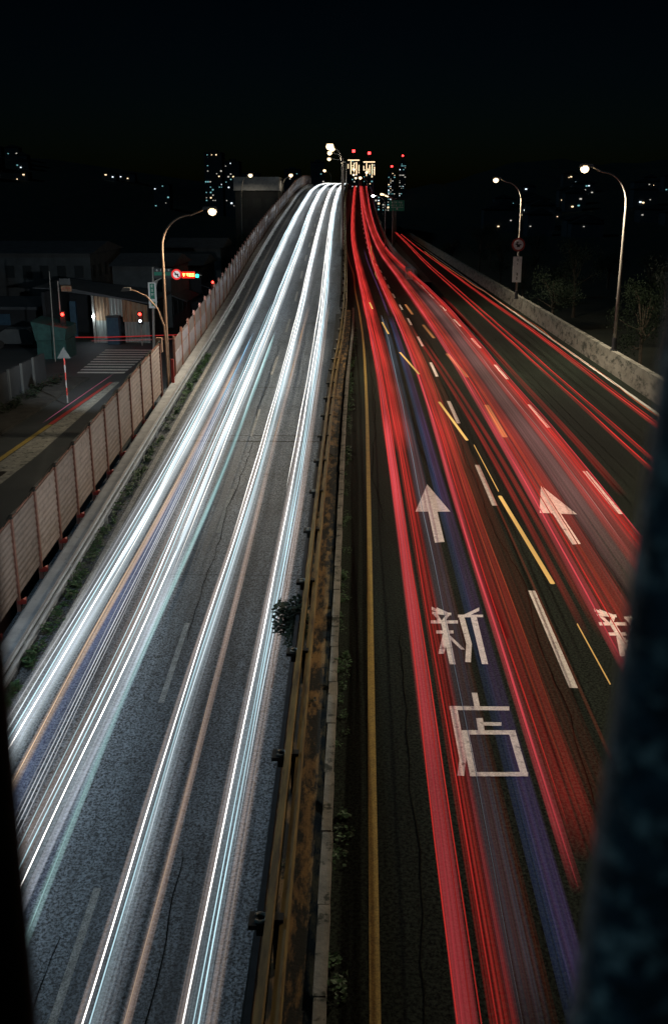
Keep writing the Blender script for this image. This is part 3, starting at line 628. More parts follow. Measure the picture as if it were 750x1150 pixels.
# shed
sh = empty('shed', (-19, 76, Z)); tag(sh, 'corrugated metal shed with rusty panels and a dark open doorway by the crossing', 'shed')
def panelrow(x0, x1, z0, z1l, z1r, mat, name, y=75.5):
    m = MB(); n = max(4, int((x1-x0)/.12)); vs_ = []
    for i in range(n+1):
        x = x0+(x1-x0)*i/n; zt = z1l+(z1r-z1l)*i/n; yy = y+(.04 if i % 2 else 0); vs_ += [(x,yy,z0),(x,yy,zt),(x,y+.1,z0),(x,y+.1,zt)]
    fs = []
    for i in range(n): a = 4*i; fs += [(a,a+4,a+5,a+1),(a+2,a+3,a+7,a+6),(a+1,a+5,a+7,a+3)]
    m.add(vs_, fs); child(m.build(name, mat), sh)
panelrow(-20.4,-19.3,-1.3,.62,.45,M['shed_rust'],'wall_panel'); panelrow(-20.4,-19.0,-3,-1.3,-1.3,M['shed_pale'],'wall_panel',75.52)
panelrow(-19.3,-18.3,-1.0,.45,.28,M['shed_pale'],'wall_panel',75.53); panelrow(-18.3,-16.4,-1.4,.28,-.15,M['shed_rust'],'wall_panel')
panelrow(-18.2,-16.3,-3,-1.4,-1.4,M['shed_pale'],'wall_panel',75.54)
m = MB(); m.box(-24.4,-24.2,75.4,82,-3,.8); m.box(-16.4,-16.3,75.6,82,-3,-.2); m.box(-24.4,-16.3,82,82.1,-3,.6); child(m.build('wall', M['wall_dark']), sh)
m = MB(); m.add([(-24.8,74.6,1.15),(-22,74.6,1.1),(-16,74.9,-.02),(-16,83,.2),(-24.8,83,1.3),(-24.8,74.6,1.23),(-22,74.6,1.18),(-16,74.9,.06),(-16,83,.28),(-24.8,83,1.38)],[(0,1,2,3,4),(9,8,7,6,5),(0,5,6,1),(1,6,7,2),(2,7,8,3),(3,8,9,4),(4,9,5,0)]); child(m.build('roof', M['roof_metal']), sh)
m = MB(); m.box(-20.58,-20.42,75.3,75.5,-3,.62); child(m.build('door_post', M['galv']), sh)
m = MB(); m.tube([(-20.5,75.25,-.9),(-20.5,75.25,-1.06)],.09,8); o = m.build('wall_lamp', M['lamp_white']); tag(o, 'tiny white lamp on the shed door post', 'lamp')
l = bpy.data.lights.new('lamp_light','POINT'); l.energy = 30; l.color = (.75,.9,1); l.shadow_soft_size = .1; lo = bpy.data.objects.new('lamp_light', l); COL.objects.link(lo); lo.parent = o; lo.location = (-20.5,74.9,-1.0)
m = MB(); m.box(-23.4,-22.9,79,79.3,-3,-.2); child(m.build('shelf_rack', M['blue_cab']), sh)
cb = empty('toilet_cabin', (-18.9,75,Z)); tag(cb, 'dark blue portable cabin standing against the shed', 'cabin')
m = MB(); m.box(-.45,.45,-.4,.3,0,2.0); m.build('body', M['blue_cab'], cb)
m = MB(); m.box(-.5,.5,-.45,.35,2.003,2.12); m.build('roof', M['dark_metal'], cb)
m = MB(); m.box(-.3,.3,-.425,-.402,.08,1.85); m.build('door', M['blue_cab'], cb)
# traffic lights
def tl(name, base, h, lit, label, col='e_red', extra=None, pr=.05):
    e = empty(name, base); tag(e, label, 'traffic light')
    m = MB(); m.tube([(0,0,0),(0,0,h)], pr, 8); m.build('pole', M['galv'], e)
    m = MB(); m.box(-.16,.16,-.22,-.02,h-.5,h+.42); m.build('housing', M['black_iron'], e)
    m = MB(); m.disc((0,-.225,h+.22), .11, -.03); m.build('lens', M[col], e)
    m = MB(); m.disc((0,-.225,h-.28), .10, -.03); m.build('lens', M[extra or 'sign_black'], e)
    m = MB(); m.tube([(-.14,-.23,h+.3),(-.1,-.4,h+.36),(.1,-.4,h+.36),(.14,-.23,h+.3)], .015, 5); m.build('hood', M['black_iron'], e)
    l = bpy.data.lights.new('signal_light','POINT'); l.energy = 12; l.color = (1,.05,.03); l.shadow_soft_size = .1; lo = bpy.data.objects.new('signal_light', l); COL.objects.link(lo); lo.parent = e; lo.location = (0,-.5,h+.22)
    return e
tl('traffic_light', (-16.6,74,Z), 2.15, 1, 'red traffic light with a cool white lamp below, in front of the shed', extra='e_white')
tl('traffic_light', (-14.2,95,Z), 2.95, 1, 'bright red traffic light just over the top of the far fence')
tl('traffic_light', (-20.6,68,Z), 2.75, 1, 'dim red signal at the left beside the brown board')
# gantry with boards
ga = empty('signal_gantry', (-15.1,71,Z)); tag(ga, 'grey post with a long arm at the junction behind the left street lamp', 'gantry')
m = MB(); m.tube([(0,0,0),(.25,0,5.95)], [.1,.07], 8); m.build('post', M['galv'], ga)
m = MB(); m.tube([(.2,0,4.9),(1.2,0,5.35),(3.7,0,5.4)], [.05,.04,.03], 6); m.build('arm', M['galv'], ga)
m = MB(); m.tube([(.2,0,3.9),(.55,0,5.1)], .035, 6); m.build('brace', M['galv'], ga)
rn = random.Random(12)
b_ = empty('street_sign', (-14.95,70.85,1.0)); tag(b_, 'tall green and white street name sign on the gantry post', 'sign')
m = MB(); m.box(-.29,.29,0,.03,-.9,.9); m.build('plate', M['sign_white'], b_)
m = MB(); m.box(-.16,.16,-.006,-.002,-.25,.82); m.box(-.1,.16,-.006,-.002,-.75,-.45); m.build('field', M['sign_green'], b_)
m = MB(); [glyph(m, 0, z, .2, -.012, -.008, rn) for z in (.65,.35,.05)]; m.build('characters', M['sign_white'], b_)
b_ = empty('direction_sign', (-14.15,70.85,2.52)); tag(b_, 'pale teal direction board hanging from the gantry arm', 'sign')
m = MB(); m.box(-.66,.66,0,.03,-.34,.34); m.build('board', M['wall_grey'], b_)
m = MB(); m.box(-.6,.6,-.006,-.002,-.14,.1); m.build('band', M['sign_green'], b_)
m = MB(); [glyph(m, x, .22, .14, -.012, -.004, rn) for x in (-.4,-.1,.2,.45)]; m.build('characters', M['sign_white'], b_)
b_ = empty('no_left_turn_sign', (-13.15,70.8,2.46)); tag(b_, 'round no-left-turn sign with a red ring, lit beside the red display', 'sign')
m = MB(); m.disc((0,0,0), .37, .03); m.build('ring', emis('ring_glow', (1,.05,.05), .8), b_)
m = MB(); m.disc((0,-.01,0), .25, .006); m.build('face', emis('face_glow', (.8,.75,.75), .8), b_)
m = MB(); m.xz([(.13,-.18),(.13,.05),(-.03,.05),(-.03,.13),(-.16,.02),(-.03,-.09),(-.03,-.03),(.05,-.03),(.05,-.18)], -.018, -.012); m.xz([(-.2,.16),(-.16,.2),(.2,-.16),(.16,-.2)], -.024, -.019); m.build('arrow', M['sign_black'], b_)
b_ = empty('led_display', (-12.28,70.85,2.42)); tag(b_, 'small red lit display with glowing orange characters next to the round sign', 'display')
m = MB(); m.box(-.55,.46,0,.08,-.27,.27); m.build('case', M['black_iron'], b_)
m = MB(); m.box(-.5,.42,-.008,-.002,-.22,.22); m.build('screen', emis('screen_red', (1,.02,.01), 1.6), b_)
m = MB(); [glyph(m, x, 0, .22, -.016, -.01, rn) for x in (-.36,-.12,.1,.3)]; m.build('characters', M['e_yellow'], b_)
b_ = empty('green_signal', (-11.7,70.85,2.36)); tag(b_, 'green traffic signal lamp at the end of the gantry arm', 'signal')
m = MB(); m.box(-.17,.17,.0,.15,-.2,.2); m.build('housing', M['black_iron'], b_)
m = MB(); m.disc((0,-.005,0), .12, -.03); m.build('lens', M['e_green'], b_)
# brown board, thin poles, triangle sign
b_ = empty('board_sign', (-20.8,68,Z)); tag(b_, 'two brown boards with faint writing on a white pole at left', 'sign')
m = MB(); m.tube([(0,0,0),(.0,0,5.2)], .05, 6); m.build('pole', M['galv'], b_)
m = MB(); m.box(.1,.86,-.02,.02,4.95,5.35); m.build('board', M['wall_grey'], b_)
m = MB(); m.box(.2,.92,-.02,.02,4.5,4.88); m.build('board', M['shed_rust'], b_)
m = MB(); [glyph(m, x, 4.69, .16, -.03, -.022, rn) for x in (.35,.55,.75)]; m.build('characters', M['red_paint'], b_)
m = MB(); m.tube([(-20.8,66,Z),(-20.7,66,Z+5.95)], [.045,.03], 6); tag(m.build('utility_pole', M['galv']), 'thin bare pole left of the brown boards', 'pole')
m = MB(); m.tube([(-26.6,66,Z),(-26.6,66,Z+3.6)], .05, 6); m.tube([(-26.9,66,Z+2.6),(-25.6,66,Z+2.62)], .03, 6); tag(m.build('utility_pole', M['galv']), 'short pole with a crossbar at the far left', 'pole')
tr = empty('triangle_sign', (-15.55,50.8,Z+.14)); tag(tr, 'back of a grey triangular sign on a red and white banded post', 'sign')
m = MB(); m.xz([(-.36,2.35),(.36,2.35),(.02,2.95)], 0, .02); m.build('plate', M['wall_grey'], tr)
for k in range(6):
    m = MB(); m.tube([(0,.04,.0+.4*k),(0,.04,.4+.4*k)], .04, 8); m.build('post_band', M['red_paint' if k % 2 else 'paint_faded'], tr)
# dark boundary wall with a pale post, houses, roofs
m = MB(); m.add([(-18.6,20,Z),(-18.4,20,Z),(-18.9,58,Z),(-19.1,58,Z),(-18.6,20,-1.3),(-18.4,20,-1.3),(-18.9,58,-1.3),(-19.1,58,-1.3)],[(0,3,2,1),(4,5,6,7),(0,1,5,4),(1,2,6,5),(2,3,7,6),(3,0,4,7)])
o = m.build('boundary_wall', M['wall_dark']); tag(o, 'dark panelled boundary wall along the far pavement', 'wall')
for k in range(16):
    y = 24+2.1*k; x = -18.42-.013*(y-20); m = MB(); m.box(x, x+.1, y, y+.16, Z+.14, -1.2); m.build('pier', M['wall_grey' if k != 10 else 'concrete_pale'], o)
m = MB(); y = 28; rn2 = random.Random(2)
while y < 58: leaf_tuft(m, -18.1+rn2.uniform(-.2,.3), y, Z+.14, .3, .4, 30, rn2, .14); y += rn2.uniform(.2,.7)
tag(m.build('weeds', M['leaf_dark'], fix=False), 'low weeds at the foot of the dark boundary wall', 'weeds', kind='stuff')
hs = empty('low_house', (-30,80,Z)); tag(hs, 'low dark building with a pale roof edge at the far left', 'building')
m = MB(); m.box(-6,4,0,9,0,2.1); m.build('wall', M['wall_dark'], hs)
m = MB(); m.box(-6.3,3.95,-.6,9.4,2.1,2.32); m.build('roof', M['roof_metal'], hs)
m = MB(); m.box(-5,-3.6,-.03,-.003,0,1.9); m.build('door', M['wall_grey'], hs)
m = MB(); m.box(-1,1.4,-.03,-.003,.8,1.7); m.build('window', M['blue_cab'], hs)
m = MB(); m.add([(-22.6,67,-.45),(-20.2,67,-.9),(-20.2,69.5,-.8),(-22.6,69.5,-.3),(-22.3,66.8,-1.7),(-20.3,66.8,-1.7),(-20.2,69.5,-1.6),(-22.4,69.5,-1.6)],[(0,1,2,3),(4,7,6,5),(0,4,5,1),(1,5,6,2),(2,6,7,3),(3,7,4,0)])
m.box(-22.3,-20.3,67,69.4,-3.0,-1.72)
tag(m.build('covered_stall', M['teal']), 'stall under a pale teal tarpaulin left of the shed doorway', 'stall')
def car(loc, rz, label):
    e = empty('parked_car', loc, rz); tag(e, label, 'car', 'cars parked left')
    m = MB(); pr = [(-2.1,.35),(2.1,.35),(2.15,.75),(1.3,.9),(.7,1.4),(-.9,1.42),(-1.7,.95),(-2.15,.85)]
    m.add([(x,-.82,z) for x,z in pr]+[(x,.82,z) for x,z in pr], [tuple(range(7,-1,-1)), tuple(range(8,16))]+[(i,(i+1)%8,8+(i+1)%8,8+i) for i in range(8)]); m.build('body', M['wall_grey'], e)
    for x in (-1.35,1.35):
        for y in (-.8,.8): m = MB(); m.tube([(x,y-.1,.33),(x,y+.1,.33)],.32,14); m.build('wheel', M['black_iron'], e)
    m = MB(); m.add([(1.25,-.7,.93),(1.25,.7,.93),(.74,.62,1.37),(.74,-.62,1.37)],[(0,1,2,3)]); m.add([(1.27,-.7,.94),(1.27,.7,.94),(.76,.62,1.38),(.76,-.62,1.38)],[(3,2,1,0)]); m.build('windscreen', M['sign_black'], e)
car((-25.5,73,Z), R(8), 'grey parked car half hidden behind the stall at left')
# houses along the side street further on
def house(x, y, w, d, h, label, seed, awn=True, z0=-3.06, lit=2):
    rn = random.Random(seed); e = empty('house', (x,y,z0)); tag(e, label, 'house')
    m = MB(); m.box(-w/2,w/2,0,d,0,h); m.build('wall', M['wall_grey' if rn.random()<.5 else 'wall_dark'], e)
    m = MB(); m.add([(-w/2-.3,-.3,h+.0),(w/2+.3,-.3,h),(w/2+.3,d+.3,h),(-w/2-.3,d+.3,h),(-w/2-.3,d/2,h+.9),(w/2+.3,d/2,h+.9)],[(3,2,1,0),(0,1,5,4),(2,3,4,5),(1,2,5),(3,0,4)]); m.build('roof', M['roof_metal'], e)
    for k in range(int(w/1.6)):
        for f_ in range(int(h/2.8)):
            xx = -w/2+.5+1.6*k; zz = 1.0+2.8*f_; m = MB(); m.box(xx,xx+.8,-.04,-.003,zz,zz+1.1); m.build('window', M['sign_black'] if rn.random()>.25 or lit==0 else WARM[rn.randrange(3)], e)
    # side towards the road
    for k in range(int(d/2.2)):
        for f_ in range(int(h/2.8)):
            yy = .6+2.2*k; zz = 1.0+2.8*f_; m = MB(); m.box(w/2+.003,w/2+.04,yy,yy+1.0,zz,zz+1.1); m.build('window', M['sign_black'] if rn.random()>.25 or lit==0 else WARM[rn.randrange(3)], e)
    if awn:
        m = MB(); m.add([(w/2,0,2.7),(w/2+1.3,0,2.2),(w/2+1.3,d*.8,2.2),(w/2,d*.8,2.7),(w/2,0,2.75),(w/2+1.3,0,2.25),(w/2+1.3,d*.8,2.25),(w/2,d*.8,2.75)],[(3,2,1,0),(4,5,6,7),(0,1,5,4),(1,2,6,5),(2,3,7,6)]); m.build('awning', M['roof_metal'], e)
    return e
WARM = [emis('window_warm', (1,.75,.45), 1.2,'NONE'), emis('window_white', (.75,.9,1), 1.1,'NONE'), emis('window_dim', (.6,.75,.7), .5,'NONE')]
house(-19,86,5,9,5.2,'grey house with an awning right behind the shed',1,lit=0)
house(-18.3,98,5,9,4.6,'low house with an awning, second behind the shed',2,lit=0)
house(-18.5,110,6,9,5.8,'taller dark house, third behind the shed',3,lit=0)
house(-30,92,10,12,6,'broad dark house behind the shed roof at left',4,False,lit=0)
house(-44,86,12,14,7,'large dark house at the far left edge',5,False,lit=0)
# pale block
pb = empty('pale_block', (-15.8,152,-3.06)); tag(pb, 'wide flat building with a pale upper band beyond the left fence', 'building')
m = MB(); m.box(-3.2,3.2,0,10,0,12.3); m.build('wall', M['wall_dark'], pb)
m = MB(); m.box(-3.35,3.35,-.25,10,12.3,14.2); m.build('parapet', M['concrete_pale'], pb)
for k in range(3):
    for f_ in range(4): m = MB(); m.box(-2.6+2*k,-1.4+2*k,-.04,-.003,1.2+2.9*f_,2.5+2.9*f_); m.build('window', M['sign_black'], pb)

# ================================================================ CITY IN THE DISTANCE
M['tower'] = surf('tower_wall', (.06,.07,.08), (.04,.045,.05), .1, rough=.9)
WB = [emis('far_warm', (1,.72,.42), 2.2,'NONE'), emis('far_white', (.8,.92,1), 2.0,'NONE'), emis('far_teal', (.3,.75,.8), .7,'NONE'), emis('far_dim', (.8,.75,.65), .8,'NONE')]
def tower(x, y, z0, w, d, h, label, seed, lit, ww, red=False, cat='tower block', name='tower_block'):
    rn = random.Random(seed); e = empty(name, (x,y,z0)); tag(e, label, cat)
    m = MB(); m.box(-w/2,w/2,0,d,0,h); m.box(-w*.2,w*.2,d*.2,d*.6,h,h+h*.05); m.build('wall', M['tower'], e)
    m = MB(); m.box(-w/2-.2*ww,w/2+.2*ww,-.2*ww,d,h+.02,h+.03+h*.012); m.build('roof', M['wall_dark'], e)
    used = set()
    nx = max(2, int(w/(ww*1.7))); nz = max(3, int(h/(ww*1.9)))
    for k in range(lit):
        c = (rn.randrange(nx), int(nz*rn.uniform(.25,1)) % nz)
        if c in used: continue
        used.add(c); xx = -w/2+w*(c[0]+.5)/nx; zz = h*(c[1]+.4)/nz; ww_ = ww*rn.uniform(.5,1.25)
        m = MB(); m.box(xx-ww_/2,xx+ww_/2,-.3*ww,-.02,zz-ww_*.4,zz+ww_*.4); m.build('window', rn.choice(WB+[WB[3]]*2+[WB[2]]*2), e)
    if red:
        m = MB(); m.tube([(0,d*.3,h*1.05),(0,d*.3,h*1.12)], w*.03, 6); m.build('mast', M['dark_metal'], e)
        m = MB(); m.tube([(0,d*.3,h*1.12),(0,d*.3,h*1.12+w*.2)], w*.12, 8); m.build('beacon', emis('beacon', (1,.03,.03), 9,'NONE'), e)
    return e
# twin towers with lit crowns
for x, lab, zt in ((-11.8,'left one of two tall towers with a lit crown above the red trails',62),(6.2,'right one of two tall towers with a lit crown above the red trails',60)):
    e = tower(x, 1200, -8, 13.5, 14, zt+4, lab, int(zt), 16, 1.3, True)
    H = zt+8
    def lit_(bs, name='crown_light', st=None):
        for b in bs: m = MB(); m.box(*b); m.build(name, WB[0], e)
    lit_([(-6.7,6.7,-.5,-.1,H-5.2,H-4.3),(-6.6,-5.9,-.5,-.1,H-14,H-9),(-3.4,-2.6,-.5,-.1,H-20,H-6),(.2,1.0,-.5,-.1,H-18,H-8),(3.0,3.9,-.5,-.1,H-21,H-7),(5.8,6.6,-.5,-.1,H-19,H-10),(-1.5,-.8,-.5,-.1,H-16,H-12)])
tower(40.5,1500,-8,11,12,61,'slim dark tower with a red beacon right of the twin towers',21,30,1.3,True)
tower(56,1500,-8,10,12,74,'tallest slim tower with a red beacon at right',22,34,1.3,True)
tower(48,1480,-8,16,12,26,'low block between the two slim towers',23,16,1.4)
tower(72,1400,-8,26,12,18,'low wide block with white lights right of the slim towers',24,22,1.6)
tower(95,1400,-8,20,12,16,'low block with white lights at the hill foot',25,20,2.0)
tower(-93,640,-3,11,14,41,'tall residential tower with scattered lit windows at left',31,26,.8)
tower(-81.5,640,-3,9,14,36,'narrower residential tower just right of the tall one at left',32,16,.8)
tower(-66,600,-3,10,12,28,'short block with few lit windows left of the pale block',33,7,.9)
tower(-118,600,-3,9,12,22,'short dark block at the left of the residential towers',34,6,.8)
tower(-26,950,-8,12,10,22,'low block with warm lights left below the twin towers',41,20,1.3)
tower(-8,940,-8,14,10,27,'low block with warm lights between the white and red trails',42,26,1.3)
tower(9,960,-8,13,10,24,'low block with warm lights under the right twin tower',43,24,1.3)
tower(24,1000,-8,12,10,20,'low block with lights right of the twin towers',44,18,1.3)
tower(-40,900,-3,12,12,46,'distant block with small lights left of the lamp cluster',35,12,1.1)
tower(-62,900,-3,14,12,40,'distant block with small lights right of the pale block',36,9,1.1)
tower(-24,1100,-8,10,12,34,'distant slim block behind the lamp cluster',37,12,1.2)
# houses with lights on the hills
rn = random.Random(77)
def hill_house(x, y, label, n, grp, bright=1, ww=1.1):
    z = ground_h(x,y); e = empty('hill_house', (x,y,z-1)); tag(e, label, 'house', grp); w = rn.uniform(7,12); h = rn.uniform(5,10)
    m = MB(); m.box(-w/2,w/2,0,8,0,h); m.build('wall', M['tower'], e)
    m = MB(); m.add([(-w/2-.4,-.4,h),(w/2+.4,-.4,h),(w/2+.4,8.4,h),(-w/2-.4,8.4,h),(0,-.4,h+1.8),(0,8.4,h+1.8)],[(3,2,1,0),(0,1,4),(2,3,5),(1,2,5,4),(3,0,4,5)]); m.build('roof', M['wall_dark'], e)
    for k in range(n):
        xx = rn.uniform(-w/2+.8,w/2-.8); zz = rn.uniform(1.5,h-1); m = MB(); s_ = ww*rn.uniform(.6,1.2); m.box(xx-s_/2,xx+s_/2,-.3,-.02,zz-s_*.3,zz+s_*.3); m.build('window', rn.choice(WB), e)
for k in range(34):
    y = rn.uniform(300,620); px = rn.uniform(545,640) if k < 24 else rn.uniform(690,760); x = (px-408)/1100*y*1.04
    hill_house(x, y, 'dark hillside house with a few lit windows at right', rn.choice((1,2,2,3,4)), 'houses on the right hillside', 1, .5 if y < 450 else .8)
for k in range(6): hill_house(150+18*k+rn.uniform(-5,5), 1700+rn.uniform(-60,60), 'far house with lights high on the right hill', 3, 'houses high on the right hill', 1, 2.2)
for k in range(12):
    y = rn.uniform(560,800); px = rn.uniform(-20,60) if k < 8 else rn.uniform(100,300); hill_house((px-408)/1100*y*1.04, y, 'far hillside house with a few lit windows at left', rn.choice((1,2,3)), 'houses on the left hillside', 1, .9)

# ================================================================ LIGHT TRAILS
def path_fn(pts):
    pts = sorted(pts, key=lambda p: p[1])
    Ys = [p[1] for p in pts]; Xs = [p[0] for p in pts]
    def lin(y):
        if y <= Ys[0]:
            return Xs[0]
        if y >= Ys[-1]: return Xs[-1]
        i = 0
        while Ys[i+1] < y: i += 1
        return Xs[i]+(Xs[i+1]-Xs[i])*(y-Ys[i])/(Ys[i+1]-Ys[i])
    def f(y):
        s = 1.2+.10*y; a = 0; w = 0
        for k in range(-4, 5):
            g_ = math.exp(-(k/2)**2/2*1.2); a += g_*lin(y+k*s*.5); w += g_
        return a/w
    return f
gL = hermite([(0,.46),(12,.54),(20,.6),(28,.66),(45,.62),(80,.6),(130,.7),(400,.8)])
gR = hermite([(0,.45),(10,.55),(16,.8),(25,1.0),(45,1.1),(80,1.0),(130,.95),(400,.9)])
def ribbon(name, xf, zf, x0, x1, y0, y1, h, t, mat, parent, glow, minw=0.0, wig=0.0, seed=0, fade=0.0, taper=0.0):
    """closed sweep of a lens-shaped cross-section between offsets x0 and x1"""
    ys = rng_ys(y0, y1, 1.2); v = []; uvv = []; gl = []
    for y in ys:
        a, b = x0, x1; need = minw*y
        if b-a < need: c = (a+b)/2; a, b = c-need/2, c+need/2
        X = xf(y) + wig*(math.sin(y*.35+seed)+.6*math.sin(y*.83+seed*2)); zc = zf(y)+h + wig*.5*math.sin(y*.5+seed); g_ = glow(y)
        g_ *= 1+.22*math.sin(y*.31+seed*1.7)+.13*math.sin(y*.93+seed*.6)
        if fade and y < y0+fade: g_ *= (y-y0)/fade
        if fade and y > y1-fade*3: g_ *= max(0,(y1-y)/(fade*3))
        if taper:
            q = max(.04, min(1, (y-y0)/taper, (y1-y)/taper)); c = (a+b)/2; a, b = c+(a-c)*q, c+(b-c)*q
        tt = max(t, (b-a)*.12 if b-a < .3 else t)
        if taper: tt *= q
        sec = [(a,0,0),(a+(b-a)*.25,tt*.5,.25),(b-(b-a)*.25,tt*.5,.75),(b,0,1),(b-(b-a)*.25,-tt*.5,.75),(a+(b-a)*.25,-tt*.5,.25)]
        for px, pz, u in sec: v.append((X+px, y, zc+pz)); uvv.append((u, y)); gl.append(g_)
    n = 6; f = [(i*n+k, i*n+(k+1)%n, (i+1)*n+(k+1)%n, (i+1)*n+k) for i in range(len(ys)-1) for k in range(n)]
    f += [tuple(range(n-1,-1,-1)), tuple((len(ys)-1)*n+k for k in range(n))]
    me = bpy.data.meshes.new(name); me.from_pydata(v, [], f); me.materials.append(mat)
    ul = me.uv_layers.new(name='UVMap')
    for lp in me.loops: ul.data[lp.index].uv = uvv[lp.vertex_index]
    at = me.attributes.new('glow', 'FLOAT', 'POINT'); at.data.foreach_set('value', gl)
    me.update(); o = bpy.data.objects.new(name, me); COL.objects.link(o); o.parent = parent
    return o
_k = [0]
def trail(label, pts, side, strands=(), veils=(), group=None, y0=None, y1=None, h=None, cat='light trail', dx=0, wig=0.006):
    _k[0] += 1; k = _k[0]
    xf0 = path_fn(pts); xf = lambda y: xf0(y)+dx
    zf, gf, hh = (zL, gL, .65) if side == 'L' else (zR, gR, .75) if side == 'R' else (ZERO, gR, .75)
    hh = (h if h is not None else hh) + .011*(k % 7)
    a0 = min(p[1] for p in pts) if y0 is None else y0; a1 = max(p[1] for p in pts) if y1 is None else y1
    e = empty('light_trail', (0,0,0)); tag(e, label, cat, group)
    for i, s in enumerate(strands):
        off, w, c, st = s[:4]; ya, yb = s[4:6] if len(s) > 4 else (a0, a1)
        ribbon('strand', xf, zf, off-w/2, off+w/2, ya, yb, hh+.013*i+.01, .02, strand_mat(c, st*(.8 if side == 'L' else .62)), e, gf, .0006, wig*1.7, k*1.3+i, 0, 3.2)
    for i, s in enumerate(veils):
        o0, o1, c, st, fr = s[:5]; ya, yb = s[5:7] if len(s) > 5 and s[5] is not None else (a0, a1); ct = s[7] if len(s) > 7 else .8; c2 = s[8] if len(s) > 8 else None
        ribbon('glow_veil', xf, zf, o0, o1, ya, yb, hh-.06-.017*i, .03, veil_mat(c, st*(.5 if side == 'L' else .5), fr*(1.3 if side == 'L' else 2.0), min(1.15, ct+.35), c2), e, gf, fade=1.2+.07*(ya if ya > 12 else 0))
    return e
W = (1,.97,.92); CW = (.80,.93,1); CY = (.52,.76,.84); BR = (.42,.30,.24); OR = (1,.55,.22); BL = (.16,.26,.75); TE = (.38,.62,.62); GY = (.45,.47,.5)
pD = [(-2.36,3),(-2.38,10.7),(-2.36,15.2),(-2.33,18.7),(-2.24,25.9),(-2.22,31.4),(-2.26,40.8),(-2.36,57.5),(-2.93,84.2),(-3.57,117.6),(-3.9,145),(-3.85,165),(-3.6,180),(-3.2,196),(-2.7,212)]
pC = [(-3.78,3),(-3.78,10.7),(-3.74,13.5),(-3.78,16.4),(-3.76,18.6),(-3.58,25.5),(-3.5,32.1),(-3.53,42.4),(-3.61,57.5),(-4.12,84.2),(-4.9,131.2),(-5.1,150),(-5.0,168),(-4.6,184),(-4.1,200),(-3.5,214)]
pB = [(-5.5,6),(-5.45,13.2),(-5.36,15.7),(-5.22,18.6),(-5.1,24.3),(-5.1,27.3),(-5.12,35.5),(-5.05,44.3),(-5.05,57.5),(-5.45,90.4),(-6.3,125),(-6.5,145),(-6.4,168),(-5.9,184),(-5.1,200),(-4.2,214)]
pA = [(-6.9,8),(-6.85,16.2),(-6.78,18.2),(-6.55,24.2),(-6.45,28.4),(-6.32,35.2),(-6.32,45.2),(-6.3,57.5),(-6.95,88.4),(-7.55,117.6),(-7.95,150),(-7.9,168),(-7.2,184),(-6.2,198),(-5.2,212)]
E_ = 206
trail('rightmost white headlamp trail of the left road, beside the guardrail', pD, 'L',
      [(0,.02,W,7,4,E_),(.13,.016,CY,2.4,8,E_),(.20,.02,CY,3.0,6,E_),(.27,.014,CW,2.2,14,E_),(-.14,.02,W,4,30,E_),(.12,.03,W,4,40,E_)],
      [(-.16,.42,GY,.62,16,4,E_),(-.14,-.01,BR,1.5,4,4,40),(.27,.45,BR,1.3,6,4,60),(.0,.27,CY,.35,9,4,60),(-.24,.22,CW,.6,14,40,E_,.7),(-.12,.22,CW,.45,10,14,E_,.6)], y0=4)
trail('second white headlamp trail from the guardrail', pC, 'L',
      [(0,.02,W,7,4,E_),(.10,.02,CY,2.6,6,E_),(.17,.014,CW,2.0,12,E_),(-.09,.02,W,4,26,E_),(.14,.03,W,4,42,E_)],
      [(-.15,.42,GY,.66,16,4,E_),(-.14,-.01,BR,1.5,4,4,40),(.05,.24,CY,.5,7,4,60),(-.2,.24,CW,.65,14,38,E_,.7),(-.1,.2,CW,.45,10,12,E_,.6)], y0=4)
trail('soft brown trail with orange flecks between the two right white trails', [(-3.23,3),(-3.2,10.7),(-3.16,14.1),(-3.15,18.6),(-3.14,25.9),(-3.2,34.0),(-3.15,42.9),(-3.2,55.3)], 'L',
      [(0,.014,(1,.75,.55),1.0,4,20),(-.02,.05,OR,.9,42,47),(.02,.05,OR,.9,49,54),(0,.04,OR,.7,34,38)], [(-.07,.09,BR,1.3,5,4,60,.7),(-.03,.04,(.6,.42,.33),.5,3,4,20,.3)], y0=4)
trail('broad blazing white trail left of the middle, from the fence crest', pB, 'L',
      [(0,.022,W,7,6,E_),(-.14,.022,CY,2.6,8,E_),(-.22,.03,CW,4,14,E_),(.06,.12,CW,2.2,24,E_),(.19,.03,W,3,24,E_),(.0,.03,W,4,26,E_),(-.3,.014,CY,2,10,60)],
      [(-.5,-.05,BR,1.1,12,6,40),(.06,.2,(.6,.62,.7),1.2,9,6,26,.9),(-.34,.2,CW,.42,14,6,E_,.9),(.1,.3,(.2,.26,.5),.35,5,6,22),(-.25,.28,CW,.7,14,34,E_,.7),(-.2,.25,CW,.7,10,14,E_,.7)], y0=6)
trail('pale green-white trail hugging the right side of the broad white one', [(-5.02,6),(-5.02,12.1),(-5.03,13.5),(-5.03,15.7),(-5.04,18.3),(-4.98,20.7),(-4.8,25.0),(-4.6,30.3),(-4.6,51.8)], 'L',
      [(.03,.012,TE,1.6,6,51.8),(0,.05,(.7,.95,.98),1.8,36,51.8)], [(-.08,.08,TE,1.5,4,6,51.8,.3)], y0=6)
